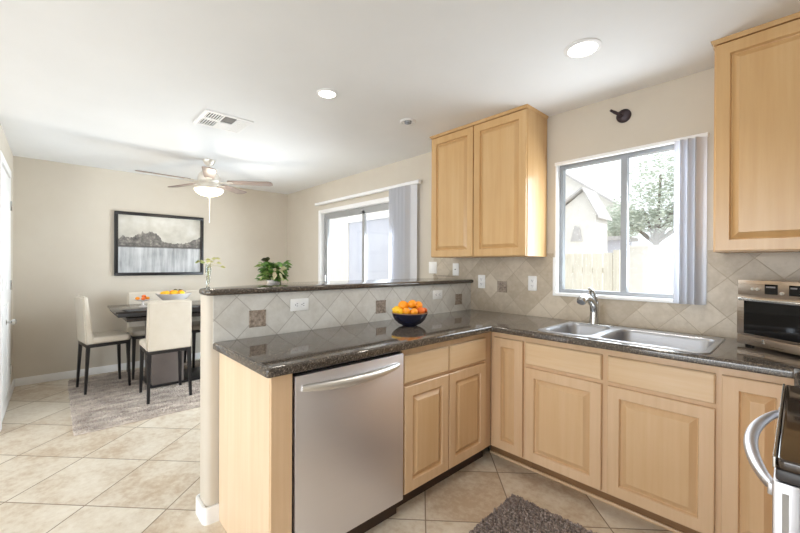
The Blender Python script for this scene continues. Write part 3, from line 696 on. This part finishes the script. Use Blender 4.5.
# ceiling fan
FXc, FYc = -4.38, 1.222
M['blade'] = wood('fan_blade_wood', (120, 104, 96), (136, 120, 112), (150, 134, 126), (2, 2, 2), .4)
M['fan'] = mat('fan_brushed_nickel', (226, 220, 210), .35, .5)
t = thing('ceiling_fan', 'five-blade brushed nickel ceiling fan with a lit glass bowl over the dining table', 'ceiling fan', (FXc, FYc, 2.05))
obj('canopy', lathe(newbm(), [(.062, 2.439), (.062, 2.425), (.045, 2.395), (.02, 2.372)], (FXc, FYc, 0), 28), M['fan'], t)
obj('downrod', lathe(newbm(), [(.013, 2.38), (.013, 2.30)], (FXc, FYc, 0), 14), M['fan'], t)
obj('motor_housing', lathe(newbm(), [(.03, 2.322), (.065, 2.312), (.098, 2.28), (.112, 2.245), (.112, 2.205), (.095, 2.185), (.07, 2.17)], (FXc, FYc, 0), 32), M['fan'], t)
obj('switch_housing', lathe(newbm(), [(.075, 2.172), (.08, 2.15), (.10, 2.138), (.145, 2.130), (.148, 2.118)], (FXc, FYc, 0), 32), M['fan'], t)
obj('glass_bowl', lathe(newbm(), [(.144, 2.122), (.142, 2.105), (.125, 2.08), (.09, 2.06), (.045, 2.048), (.004, 2.044)], (FXc, FYc, 0), 32), M['fanlamp'], t)
for k in range(5):
    a = R(-15.6+72*k); mt = Matrix.Translation((FXc, FYc, 2.195)) @ Matrix.Rotation(a, 4, 'Z')
    bm = newbm(); tube(bm, spline([(.09, 0, .005), (.13, 0, -.002), (.17, .0, .006), (.21, 0, .006)], 4), [.012]*5+[.009]*8, 8); box(bm, .165, .245, -.028, .028, .001, .006, bev=.002)
    xform(bm, mt); obj('blade_bracket', bm, M['fan'], t)
    bm = newbm(); lo = rounded([(.19, -.048), (.665, -.066), (.665, .066), (.19, .048)], [.02, .045, .045, .02], 6)
    slab(bm, lo, .006, .013, .002, 2); xform(bm, mt @ Matrix.Rotation(R(-9), 4, 'X')); obj('blade', bm, M['blade'], t)
for dx, zl in ((.0, 1.78),):
    bm = newbm(); tube(bm, [(FXc+.02, FYc+dx, 2.115), (FXc+.02, FYc+dx, 2.04), (FXc+.02, FYc+dx, zl)], .0022, 6); lathe(bm, [(.002, zl), (.004, zl-.006), (.004, zl-.02), (.002, zl-.025)], (FXc+.02, FYc+dx, 0), 10)
    obj('pull_chain', bm, M['white'], t)
for zz, en in ((2.40, 0), (2.02, 9)):
    if not en: continue
    d = bpy.data.lights.new('lamp', 'POINT'); d.energy = en; d.color = (1, .9, .76); d.shadow_soft_size = .09
    o = bpy.data.objects.new('lamp', d); COL.objects.link(o); o.location = (FXc, FYc, zz-.07)

# ------------------------------------------------------------------ range
t = thing('range', 'stainless steel range with a brown-black glass cooktop and a big bowed oven handle', 'range', (.3, 1.415, 0))
ry0, ry1 = 1.085, 1.785
obj('body', B(.012, .62, ry0+.004, ry1-.004, .08, .893, bev=.003), M['alu'], t)
obj('kick_plate', B(.05, .62, ry0+.02, ry1-.02, 0, .08), M['dark'], t)
lo = rounded([(-.030, ry0-.003), (.622, ry0-.003), (.622, ry1+.003), (-.030, ry1+.003)], [.012, 0, 0, .012], 4)
ck = obj('cooktop', slab(newbm(), lo, .893, .915, .005, 3), M['cooktop'], t)
obj('glass_panel', B(.006, .60, ry0+.022, ry1-.022, .9145, .9175, bev=.001, seg=1), M['cooktop'], ck)
obj('edge_trim', B(-.036, -.0305, ry0, ry1, .893, .9165, bev=.0015, seg=1), M['chrome'], ck)
for (x, y, r_) in ((.16, 1.23, .09), (.16, 1.6, .11), (.42, 1.23, .075), (.42, 1.6, .09)):
    bm = newbm(); lathe(bm, [(r_, .9176), (r_, .9179), (r_-.003, .9179), (r_-.003, .9176)], (x, y, 0), 48, close=False); obj('burner_ring', bm, mat('burner_mark', (96, 84, 76), .3), ck)
obj('end_cap', B(-.032, .04, ry0-.002, ry1+.002, .868, .8935, bev=.006), mat('charcoal_plastic', (58, 56, 58), .4), t)
dr = obj('oven_door', B(-.036, .006, ry0+.002, ry1-.002, .23, .866, bev=.005), M['steel_v'], t)
obj('side_groove', B(-.022, -.012, ry0+.0005, ry0+.0025, .25, .845), mat('groove_grey', (165, 163, 160), .5), dr)
obj('door_glass', B(-.0385, -.0355, ry0+.12, ry1-.12, .36, .72, bev=.001, seg=1), M['ovenglass'], dr)
obj('drawer', B(-.034, .006, ry0+.002, ry1-.002, .09, .222, bev=.005), M['steel_v'], t)
bm = newbm(); tube(bm, [(.022, ry0-.006, z) for z in (.10, .3, .6, .84, .858, .864)], [.017, .017, .017, .017, .013, .006], 16); obj('corner_post', bm, M['steel_v'], t)
bm = newbm(); pts = []; rr = []
for k in range(29):
    s = k/28; y = 1.135+s*.625; b = sin(pi*s)**.72; pts.append((-.030-.060*b, y, .828)); rr.append(.010+.005*sin(pi*s)**.5)
tube(bm, pts, rr, 16, .8); obj('handle', bm, M['steel_v'], t)
for y in (1.142, 1.748): obj('handle_mount', B(-.045, -.034, y-.014, y+.014, .815, .841, bev=.003), M['steel_v'], t)

# countertop oven, turned into the corner
MWm = (-.208, 2.517)
t = thing('countertop_oven', 'stainless countertop oven with a black glass door angled in the corner', 'oven', (MWm[0], MWm[1], .9145), R(-40))
M['ovensteel'] = steel('warm_brushed_steel', (176, 160, 144), .3, (4, 4, 200))
W_, H_, D_ = .50, .325, .215
obj('body', B(0, W_, .012, D_, .012, H_, bev=.004), M['ovensteel'], t, local=True)
cp = obj('control_panel', B(-.001, W_+.001, -.004, .012, .252, H_+.001, bev=.002), M['ovensteel'], t, local=True)
for x0_, x1_ in ((.131, .188), (.235, .345)): obj('display', B(x0_, x1_, -.006, -.003, .264, .310, bev=.001, seg=1), M['ovenglass'], cp, local=True)
for x0_, x1_ in ((.138, .180), (.242, .268)): obj('display_line', B(x0_, x1_, -.0068, -.0055, .294, .301), mat('grey_display', (120, 116, 118), .5), cp, local=True)
for r_ in range(3):
    for c_ in range(3): obj('button', B(.280+c_*.018, .292+c_*.018, -.0072, -.0055, .270+r_*.012, .278+r_*.012, bev=.001, seg=1), M['plastic'] if (r_+c_) % 2 == 0 else M['alu'], cp, local=True)
for x, z in ((.078, .285), (.100, .285), (.208, .272)):
    bm = newbm(); lathe(bm, [(.0065, -.012), (.0075, -.010), (.0075, -.003)], (x, 0, z), 18, 'y'); obj('knob', bm, M['handle'], cp, local=True)
d_ = obj('door', B(-.001, W_+.001, -.008, .010, .058, .246, bev=.002), M['ovensteel'], t, local=True)
obj('door_glass', B(.036, W_-.036, -.010, -.007, .066, .228, bev=.001, seg=1), M['ovenglass'], d_, local=True)
bm = newbm(); box(bm, .022, W_-.022, -.026, -.016, .226, .241, bev=.003); box(bm, .03, .045, -.02, -.008, .228, .238); box(bm, W_-.045, W_-.03, -.02, -.008, .225, .237); obj('door_handle', bm, M['chrome'], d_, local=True)
lp_ = obj('lower_panel', B(-.001, W_+.001, -.006, .012, .012, .054, bev=.002), M['ovensteel'], t, local=True)
bm = newbm(); lathe(bm, [(.006, -.0085), (.006, -.005)], (.128, 0, .044), 16, 'y'); box(bm, .122, .134, -.0075, -.0055, .030, .036); obj('emblem', bm, M['chrome'], lp_, local=True)
for x in (.03, W_-.03):
    for y in (.03, D_-.03): obj('foot', B(x-.012, x+.012, y-.012, y+.012, 0, .0125), M['dark'], t, local=True)

# ------------------------------------------------------------------ fruit bowls
def fruit_mat(name, c1, c2): return mottled(name, c1, c2, 9, .42, .35, 160)
M['orange'] = fruit_mat('orange_peel', (250, 148, 18), (255, 168, 34)); M['lemon'] = fruit_mat('yellow_peel', (248, 200, 40), (240, 186, 30)); M['redfruit'] = fruit_mat('red_orange_peel', (222, 96, 30), (240, 130, 40))
M['stem'] = mat('green_brown_stem', (96, 98, 48), .7)
def fruit(name, label, cat, p, r, mtl, sq=.92, tilt=(0, 0), group=None, pointed=False):
    t = thing(name, label, cat, (p[0], p[1], p[2]-r*sq), group=group)
    prof = []
    for k in range(15):
        a = -pi/2+pi*k/14; rr_ = r*cos(a); zz = r*sq*sin(a)
        if k in (0, 14): rr_ = .0008
        if not pointed: zz -= .12*r*math.exp(-(rr_/(.22*r))**2)*(1 if a > 0 else -1)
        else: zz += .28*r*math.exp(-(rr_/(.3*r))**2)*(1 if a > 0 else -1)
        prof.append((max(rr_, .0008), zz))
    bm = newbm(); lathe(bm, prof, (0, 0, 0), 22)
    mt = Matrix.Translation(p) @ Matrix.Rotation(tilt[0], 4, 'X') @ Matrix.Rotation(tilt[1], 4, 'Y'); xform(bm, mt); obj('peel', bm, mtl, t, sharp=80)
    bm = newbm(); lathe(bm, [(.0045, r*sq*.80), (.0045, r*sq*.93), (.002, r*sq*.97)], (0, 0, 0), 6); xform(bm, mt); obj('stem', bm, M['stem'], t)
bc = (-1.724, 1.688)
M['navy'] = mat('dark_navy_glaze', (34, 36, 54), .12); M['bowlrim'] = mat('bowl_tan_rim', (150, 110, 80), .3)
t = thing('fruit_bowl', 'dark navy ceramic fruit bowl on the granite counter by the half wall', 'bowl', (bc[0], bc[1], .914))
bm = newbm(); lathe(bm, [(.045, .9142), (.048, .918), (.075, .930), (.100, .955), (.114, .985), (.1175, .999), (.1155, 1.001), (.1125, .999), (.108, .985), (.092, .955), (.06, .932), (.002, .925)], (bc[0], bc[1], 0), 40); obj('shell', bm, M['navy'], t)
bm = newbm(); lathe(bm, [(.1180, .997), (.1182, 1.001), (.1155, 1.0025), (.1128, .999)], (bc[0], bc[1], 0), 40, close=False); obj('rim_band', bm, M['bowlrim'], t)
# right-in-image direction is roughly (.68,.73), towards the camera (.73,-.68)
def bp(r_, n_, z): return (bc[0]+.68*r_+.73*n_, bc[1]+.73*r_-.68*n_, z)
FR = [('lemon', 'yellow lemon at the far left of the navy bowl', 'lemon', -.083, .012, 1.012, .030, 'lemon', .95, True),
      ('orange', 'large orange on the upper left of the navy bowl pile', 'orange', -.040, -.012, 1.040, .036, 'orange', .92, False),
      ('orange', 'small orange low in front, left of the middle of the navy bowl', 'orange', -.020, .068, 1.013, .0255, 'orange', .9, False),
      ('orange', 'small orange low in front, right of the middle of the navy bowl', 'orange', .026, .066, 1.010, .0255, 'orange', .9, False),
      ('orange', 'orange topping the middle of the navy bowl pile', 'orange', .017, -.004, 1.052, .030, 'orange', .92, False),
      ('orange', 'orange at the upper right of the navy bowl pile', 'orange', .055, -.022, 1.040, .031, 'orange', .92, False),
      ('orange', 'reddish orange low on the right side of the navy bowl', 'orange', .070, .032, 1.012, .027, 'redfruit', .92, False),
      ('lemon', 'yellow lemon tucked low behind the left of the navy bowl pile', 'lemon', -.045, -.065, 1.004, .028, 'lemon', .95, True),
      ('mandarin', 'flat reddish mandarin resting at the right rim of the navy bowl', 'mandarin', .094, -.008, 1.012, .022, 'redfruit', .7, False),
      ('lemon', 'yellow lemon in front at the left rim of the navy bowl', 'lemon', -.062, .052, 1.006, .024, 'lemon', .95, True)]
for nm, lb, ct, r_, n_, z, rad, mm_, sq, pt_ in FR: fruit(nm, lb, ct, bp(r_, n_, z), rad, M[mm_], sq, (random.uniform(-.7, .7), random.uniform(-.7, .7)) if not pt_ else (1.2, random.uniform(-1, 1)), 'fruit in the navy bowl', pt_)

# ------------------------------------------------------------------ rugs
def rug(name, label, x0, x1, y0, y1, rz, kind):
    rnd = random.Random(4); cx_, cy_ = (x0+x1)/2, (y0+y1)/2; t = thing(name, label, 'rug', (cx_, cy_, 0), rz)
    w_, h_ = (x1-x0)/2, (y1-y0)/2
    bm = newbm(); lo = rounded([(-w_, -h_), (w_, -h_), (w_, h_), (-w_, h_)], .02, 4); slab(bm, lo, .001, .012, .004, 2)
    obj('backing', bm, M['chenille' if kind == 'loop' else 'shag'], t, local=True)
    V = []; F = []
    if kind == 'loop':
        s = .020; ny = int(2*h_/s); nx = int(2*w_/(s*.62))
        for j in range(ny):
            for i in range(nx):
                x = -w_+(i+.5)*s*.62+rnd.uniform(-.003, .003); y = -h_+(j+.5)*s+rnd.uniform(-.0025, .0025); z0 = .008
                lean = Vector((rnd.uniform(-.4, .4), rnd.uniform(-.5, .2), 1)).normalized(); L_ = rnd.uniform(.015, .022); r_ = rnd.uniform(.0055, .0075)
                b0 = len(V); u = lean.cross(Vector((1, .2, 0))).normalized(); v = lean.cross(u)
                for (d, rr_) in ((0, r_), (L_*.6, r_*1.15), (L_*.92, r_*.75)):
                    for k in range(6): a = k*pi/3; V.append(Vector((x, y, z0))+lean*d+(u*cos(a)+v*sin(a))*rr_)
                V.append(Vector((x, y, z0))+lean*L_)
                for q_ in (0, 6):
                    for k in range(6): F.append((b0+q_+k, b0+q_+(k+1) % 6, b0+q_+6+(k+1) % 6, b0+q_+6+k))
                for k in range(6): F.append((b0+12+k, b0+12+(k+1) % 6, b0+18))
    else:
        for i in range(42000):
            x = rnd.uniform(-w_, w_); y = rnd.uniform(-h_, h_); a = rnd.uniform(0, 2*pi); L_ = rnd.uniform(.009, .018)
            dx, dy = cos(a), sin(a); lx, ly = rnd.uniform(-.012, .012), rnd.uniform(-.012, .012); wd = .0035; b0 = len(V)
            V += [Vector((x-dx*wd, y-dy*wd, .010)), Vector((x+dx*wd, y+dy*wd, .010)), Vector((x+lx+dx*wd*.6, y+ly+dy*wd*.6, .010+L_)), Vector((x+lx-dx*wd*.6, y+ly-dy*wd*.6, .010+L_))]
            F.append((b0, b0+1, b0+2, b0+3))
    me = bpy.data.meshes.new('pile'); me.from_pydata(V, [], F); me.materials.append(M['chenille' if kind == 'loop' else 'shag'])
    for p in me.polygons: p.use_smooth = kind == 'loop'
    o = bpy.data.objects.new('pile', me); COL.objects.link(o); o.parent = t; o['kind'] = 'stuff'
rug('kitchen_rug', 'grey-brown chenille loop rug on the tile floor before the sink', -1.085, -.22, 1.33, 1.915, R(2), 'loop')
rug('dining_rug', 'taupe shag area rug under the dining table', -5.50, -3.72, .10, 2.45, 0, 'shag')
RZ = .0285

# ------------------------------------------------------------------ dining set
def make_chair(loc, rz, label):
    t = thing('dining_chair', label, 'chair', loc, rz, group='cream dining chairs'); w_ = .185
    bm = newbm(); lo = rounded([(-w_, -.175), (w_, -.175), (w_+.004, .210), (-w_-.004, .210)], [.02, .02, .04, .04], 5); slab(bm, lo, .470, .535, .025, 5); obj('seat', bm, M['leather'], t, local=True)
    bm = newbm(); hexa(bm, [(-w_, -.215, .465), (w_, -.215, .465), (w_, -.130, .465), (-w_, -.130, .465)], [(-w_+.005, -.240, .932), (w_-.005, -.240, .932), (w_-.005, -.195, .942), (-w_+.005, -.195, .942)])
    bmesh.ops.bevel(bm, geom=list(bm.edges), offset=.016, segments=3, affect='EDGES'); obj('backrest', bm, M['leather'], t, local=True, sharp=50)
    bm = newbm(); box(bm, -w_+.004, w_-.004, -.205, .198, .440, .470, bev=.003); obj('seat_frame', bm, M['black'], t, local=True)
    for sx in (-1, 1):
        for yt, yb in ((-.188, -.215), (.180, .196)):
            xt = sx*(w_-.022); xb = sx*(w_-.012); a = .017; b = .011
            bm = newbm(); hexa(bm, [(xb-b, yb-b, 0), (xb+b, yb-b, 0), (xb+b, yb+b, 0), (xb-b, yb+b, 0)], [(xt-a, yt-a, .445), (xt+a, yt-a, .445), (xt+a, yt+a, .445), (xt-a, yt+a, .445)], bev=.002)
            obj('leg', bm, M['black'], t, local=True)
    return t
c0 = make_chair((-4.25, .792, RZ), R(90), 'cream leather dining chair with black legs, its back to the camera beside the half wall')
for loc, rz, lb in (((-4.93, .375, RZ), R(8), 'cream leather dining chair at the left end of the table, seen from the side'),
                    ((-4.25, 1.36, RZ), R(90), 'cream dining chair mostly hidden behind the end of the half wall, near side of table'),
                    ((-5.20, .80, RZ), R(-90), 'cream dining chair behind the table, its back top showing left of the orange dish'),
                    ((-5.20, 1.40, RZ), R(-90), 'cream dining chair behind the table, showing right of the white fruit bowl')):
    c = copy_tree(c0); c.location = loc; c.scale = (1, .88, 1.02) if rz == R(8) else (1, 1, 1); c.rotation_euler = (0, 0, rz); c['label'] = lb
t = thing('dining_table', 'dark espresso dining table with a thick layered edge and block pedestal', 'table', (-4.9, 1.25, RZ))
obj('tabletop', B(-5.30, -4.50, .425, 2.05, .815, .835, bev=.003), M['espresso'], t)
obj('apron', B(-5.28, -4.515, .445, 2.03, .778, .815, bev=.002), M['black'], t)
obj('leaf_rail', B(-5.22, -4.56, .52, 1.95, .722, .762, bev=.002), M['espresso'], t)
obj('spacer', B(-5.10, -4.72, .66, 1.82, .762, .778), M['black'], t)
obj('pedestal', B(-4.97, -4.54, .73, 1.02, RZ+.02, .722, bev=.004), M['pedestal'], t)
obj('pedestal', B(-4.97, -4.54, 1.52, 1.80, RZ+.02, .722, bev=.004), M['pedestal'], t)
obj('base_plate', B(-5.0, -4.52, .70, 1.84, RZ, RZ+.02, bev=.003), M['black'], t)
# white bowl of yellow fruit
wc = (-4.86, .99)
M['ceramic'] = mat('white_ceramic', (226, 220, 216), .2)
t = thing('serving_bowl', 'wide shallow white bowl of yellow fruit on the dining table', 'bowl', (wc[0], wc[1], .835))
bm = newbm(); lathe(bm, [(.06, .8352), (.058, .845), (.075, .870), (.115, .905), (.155, .945), (.180, .972), (.176, .974), (.150, .950), (.105, .912), (.06, .888), (.002, .882)], (wc[0], wc[1], 0), 40); obj('shell', bm, M['ceramic'], t)
for i, (r_, n_, z, rad, mk, lb) in enumerate([(-.105, .02, .966, .032, 'lemon', 'yellow lemon at the left rim of the white table bowl'), (-.05, .05, .968, .036, 'lemon', 'yellow lemon in the front left of the white table bowl'),
                                      (-.045, -.05, .970, .036, 'orange', 'orange at the back left of the white table bowl'), (.03, .03, .972, .038, 'lemon', 'large yellow lemon in the middle of the white table bowl'),
                                      (.095, .01, .968, .034, 'lemon', 'yellow lemon at the right of the white table bowl'), (.04, -.06, .970, .036, 'orange', 'orange at the back right of the white table bowl')]):
    fruit('lemon' if mk == 'lemon' else 'orange', lb, mk, (wc[0]+.68*r_+.73*n_, wc[1]+.73*r_-.68*n_, z), rad, M[mk], .9, (1.2, i), 'fruit in the white bowl', mk == 'lemon')
def leafmesh(items):
    bm = newbm()
    for p, d, L_, wd, roll in items:
        p = Vector(p); d = Vector(d).normalized(); s = d.cross(Vector((0, 0, 1)));
        s = (s.normalized() if s.length > .05 else Vector((1, 0, 0))); nrm = s.cross(d).normalized(); s = s*cos(roll)+nrm*sin(roll); nn = s.cross(d)
        pr = [(0, .05), (.2, .7), (.45, 1), (.7, .75), (.9, .3), (1, .03)]
        Lr = [[], [], []]
        for u, w_ in pr:
            c_ = p+d*L_*u-Vector((0, 0, 1))*L_*.35*u*u
            Lr[0].append(bm.verts.new(c_+s*wd*w_+nn*wd*w_*.25)); Lr[1].append(bm.verts.new(c_)); Lr[2].append(bm.verts.new(c_-s*wd*w_+nn*wd*w_*.25))
        for i in range(len(pr)-1):
            for a, b in ((0, 1), (1, 2)): bm.faces.new((Lr[a][i], Lr[b][i], Lr[b][i+1], Lr[a][i+1]))
    return bm
M['lime'] = mottled('variegated_leaf', (120, 156, 64), (200, 210, 150), 40, .45); M['green'] = mottled('green_leaf', (66, 112, 46), (122, 164, 72), 30, .45)
M['cream_leaf'] = mottled('pink_cream_leaf', (206, 188, 168), (190, 190, 140), 40, .5); M['darkleaf'] = mottled('dark_maroon_leaf', (62, 48, 40), (70, 78, 44), 30, .5)
bm = leafmesh([((wc[0]+.02, wc[1]+.04, 1.002), (.4, .6, .3), .07, .022, .2), ((wc[0]+.02, wc[1]+.04, 1.002), (.2, -.7, .35), .07, .022, .4), ((wc[0]+.02, wc[1]+.05, 1.002), (.7, .2, .5), .06, .02, .1)])
solo('garnish_leaves', bm, M['darkleaf'], 'dark green leaf sprig on top of the fruit in the white table bowl', 'leaves')
# orange pieces on a small dish
oc = (-4.90, .70)
t = thing('small_dish', 'small cream footed dish of orange pieces left of the white bowl on the table', 'dish', (oc[0], oc[1], .835))
obj('plate', lathe(newbm(), [(.045, .8352), (.04, .842), (.012, .855), (.011, .895), (.05, .903), (.095, .915), (.093, .917), (.05, .908), (.002, .906)], (oc[0], oc[1], 0), 32), M['ceramic'], t)
for i, (dx, dy, z) in enumerate([(-.02, -.045, .928), (.03, .0, .926), (-.015, .045, .928), (.0, .01, .950)]):
    bm = newbm(); rr_ = .022
    lathe(bm, [(rr_*cos(a), rr_*.75*sin(a)) if abs(cos(a)) > .01 else (.0008, rr_*.75*sin(a)) for a in [-pi/2+pi*k/8 for k in range(9)]], (oc[0]+dx, oc[1]+dy, z), 14)
    solo('candied_fruit', bm, M['redfruit'] if i % 2 else M['orange'], ['orange piece at the left end of the small dish', 'red-orange piece in front on the small dish', 'orange piece at the right end of the small dish', 'red-orange piece on top of the heap on the small dish'][i], 'fruit', 'pieces on the small dish')

# ------------------------------------------------------------------ framed picture
px0, px1, pz0, pz1 = .516, 1.500, 1.160, 1.947
t = thing('framed_picture', 'black framed grey lake landscape picture on the far dining wall', 'picture', (XF+.02, 1.0, 1.16))
bm = newbm(); fwid = .038
for a in ((px0, px1, pz0, pz0+fwid), (px0, px1, pz1-fwid, pz1), (px0, px0+fwid, pz0+fwid, pz1-fwid), (px1-fwid, px1, pz0+fwid, pz1-fwid)): box(bm, XF+.001, XF+.035, a[0], a[1], a[2], a[3], bev=.003)
obj('frame', bm, M['black'], t)
m_ = mat('landscape_canvas', (200, 198, 192), .35); n = N(m_); P = n.obj()
sx = n.n('ShaderNodeSeparateXYZ'); n.l(P, sx.inputs[0]); yy, zz = sx.outputs[1], sx.outputs[2]   # picture-local, z from 0 to .787
hor = .36
big = n.noise(P, 4.2, 6, .62, (1, 1, .0)); hn = n.math('ADD', .02, n.math('MULTIPLY', n.math('SUBTRACT', big, .26), .52))
taper = n.math('ADD', .65, n.math('MULTIPLY', n.math('COSINE', n.math('MULTIPLY', n.math('ADD', yy, .22), 7.5)), .38))
top = n.math('ADD', hor, n.math('MULTIPLY', hn, taper))
tree_m = n.math('MULTIPLY', n.math('LESS_THAN', zz, n.math('ADD', top, n.math('MULTIPLY', n.noise(P, 40, 3), .03))), n.math('GREATER_THAN', zz, hor))
sky = n.ramp(n.noise(P, 5, 5), [(.3, (176, 172, 162)), (.5, (198, 194, 184)), (.7, (214, 212, 206))])
tr_ = n.ramp(n.noise(P, 16, 6, .7), [(.3, (64, 62, 62)), (.5, (112, 108, 104)), (.72, (176, 170, 160))])
water = n.ramp(n.math('ADD', n.math('MULTIPLY', n.noise(P, 1, 6, .7, (9, 15, 1.2)), .75), n.math('MULTIPLY', n.noise(P, 5, 4), .25)), [(.32, (112, 112, 114)), (.46, (166, 168, 170)), (.62, (206, 207, 208))])
shore = n.math('LESS_THAN', n.math('ABSOLUTE', n.math('SUBTRACT', zz, n.math('ADD', hor-.004, n.math('MULTIPLY', n.noise(P, 9, 3), .012)))), .012)
c = n.mix(n.math('GREATER_THAN', zz, hor), water, sky); c = n.mix(tree_m, c, tr_); c = n.mix(n.math('MULTIPLY', shore, .7), c, srgb(76, 72, 72))
n.l(c, n.b.inputs['Base Color'])
obj('canvas', B(XF+.005, XF+.020, px0+fwid-.004, px1-fwid+.004, pz0+fwid-.004, pz1-fwid+.004), m_, t)

# ------------------------------------------------------------------ plant and vase on the bar
pc = (-2.37, 1.055)
t = thing('potted_plant', 'bushy variegated green plant on the far edge of the bar top', 'plant', (pc[0], pc[1], 1.181))
obj('pot', lathe(newbm(), [(.034, 1.1812), (.038, 1.186), (.042, 1.203), (.040, 1.204), (.034, 1.196), (.002, 1.194)], (pc[0], pc[1], 0), 24), M['ceramic'], t)
rnd = random.Random(11)
def leafset(k, spread, z0, z1, L_):
    out = []
    for i in range(k):
        a = rnd.uniform(0, 2*pi); el = rnd.uniform(-.1, 1.0); r_ = rnd.uniform(.0, spread); z = rnd.uniform(z0, z1)
        out.append(((pc[0]+r_*cos(a)*.8, pc[1]+r_*sin(a), z), (cos(a), sin(a), el), rnd.uniform(.8, 1.2)*L_, L_*.36, rnd.uniform(-.7, .7)))
    return out
obj('leaves', leafmesh(leafset(130, .075, 1.195, 1.315, .055)), M['green'], t)
obj('leaves', leafmesh(leafset(80, .075, 1.195, 1.31, .055)), M['lime'], t)
obj('pale_leaves', leafmesh([((pc[0]+.085, pc[1]+.02*sin(i*2.1), 1.262+.016*cos(i*1.7)), (.6, cos(i*1.9), sin(i*1.9)), .042, .013, .2*i) for i in range(9)]), M['cream_leaf'], t)
obj('dark_leaves', leafmesh([((pc[0], pc[1]-.04, 1.325), (.3*cos(i), -.5+.5*sin(i*1.5), .7), .05, .015, .3*i) for i in range(5)]), M['darkleaf'], t)
bm = newbm()
for i in range(8): a = i*.8; tube(bm, [(pc[0], pc[1], 1.198), (pc[0]+.02*cos(a), pc[1]+.02*sin(a), 1.24), (pc[0]+.045*cos(a), pc[1]+.045*sin(a), 1.285)], .0018, 6)
obj('stems', bm, M['stem'], t)
vc = (-2.06, .572)
t = thing('bud_vase', 'slender clear glass bud vase with thin sprigs at the free end of the bar top', 'vase', (vc[0], vc[1], 1.181))
obj('glass_body', lathe(newbm(), [(.010, 1.1812), (.0095, 1.185), (.0075, 1.20), (.010, 1.235), (.0145, 1.275), (.0125, 1.30), (.0138, 1.306), (.0122, 1.306), (.011, 1.298), (.0128, 1.273), (.0085, 1.235), (.002, 1.205)], (vc[0], vc[1], 0), 20), M['clear'], t)
tips = [(-.045, .0, 1.318), (.02, .015, 1.32), (.065, .0, 1.292), (.05, .01, 1.312), (.035, -.01, 1.335), (-.01, 0, 1.33)]
bm = newbm()
for r_, n_, z in tips: tube(bm, spline([(vc[0], vc[1], 1.22), (vc[0], vc[1], 1.285), (vc[0]+.68*r_*.6, vc[1]+.73*r_*.6, (1.29+z)/2+.008), (vc[0]+.68*r_+.73*n_, vc[1]+.73*r_-.68*n_, z)], 4), .0007, 5)
obj('stems', bm, mat('pale_stem', (196, 190, 120), .6), t)
lf = []
for r_, n_, z in tips:
    for k in range(3): a = rnd.uniform(0, 6.28); lf.append(((vc[0]+.68*r_+.73*n_, vc[1]+.73*r_-.68*n_, z), (cos(a), sin(a), .3), .024, .007, a))
obj('sprig_leaves', leafmesh(lf), mat('pale_yellow_leaf', (206, 204, 140), .6), t)
lf = [((vc[0]-.68*.045, vc[1]-.73*.045, 1.318), (cos(a), sin(a), .2), .026, .010, a) for a in (0, 1.3, 2.6, 3.9, 5.2)]
obj('green_bud', leafmesh(lf), M['lime'], t)
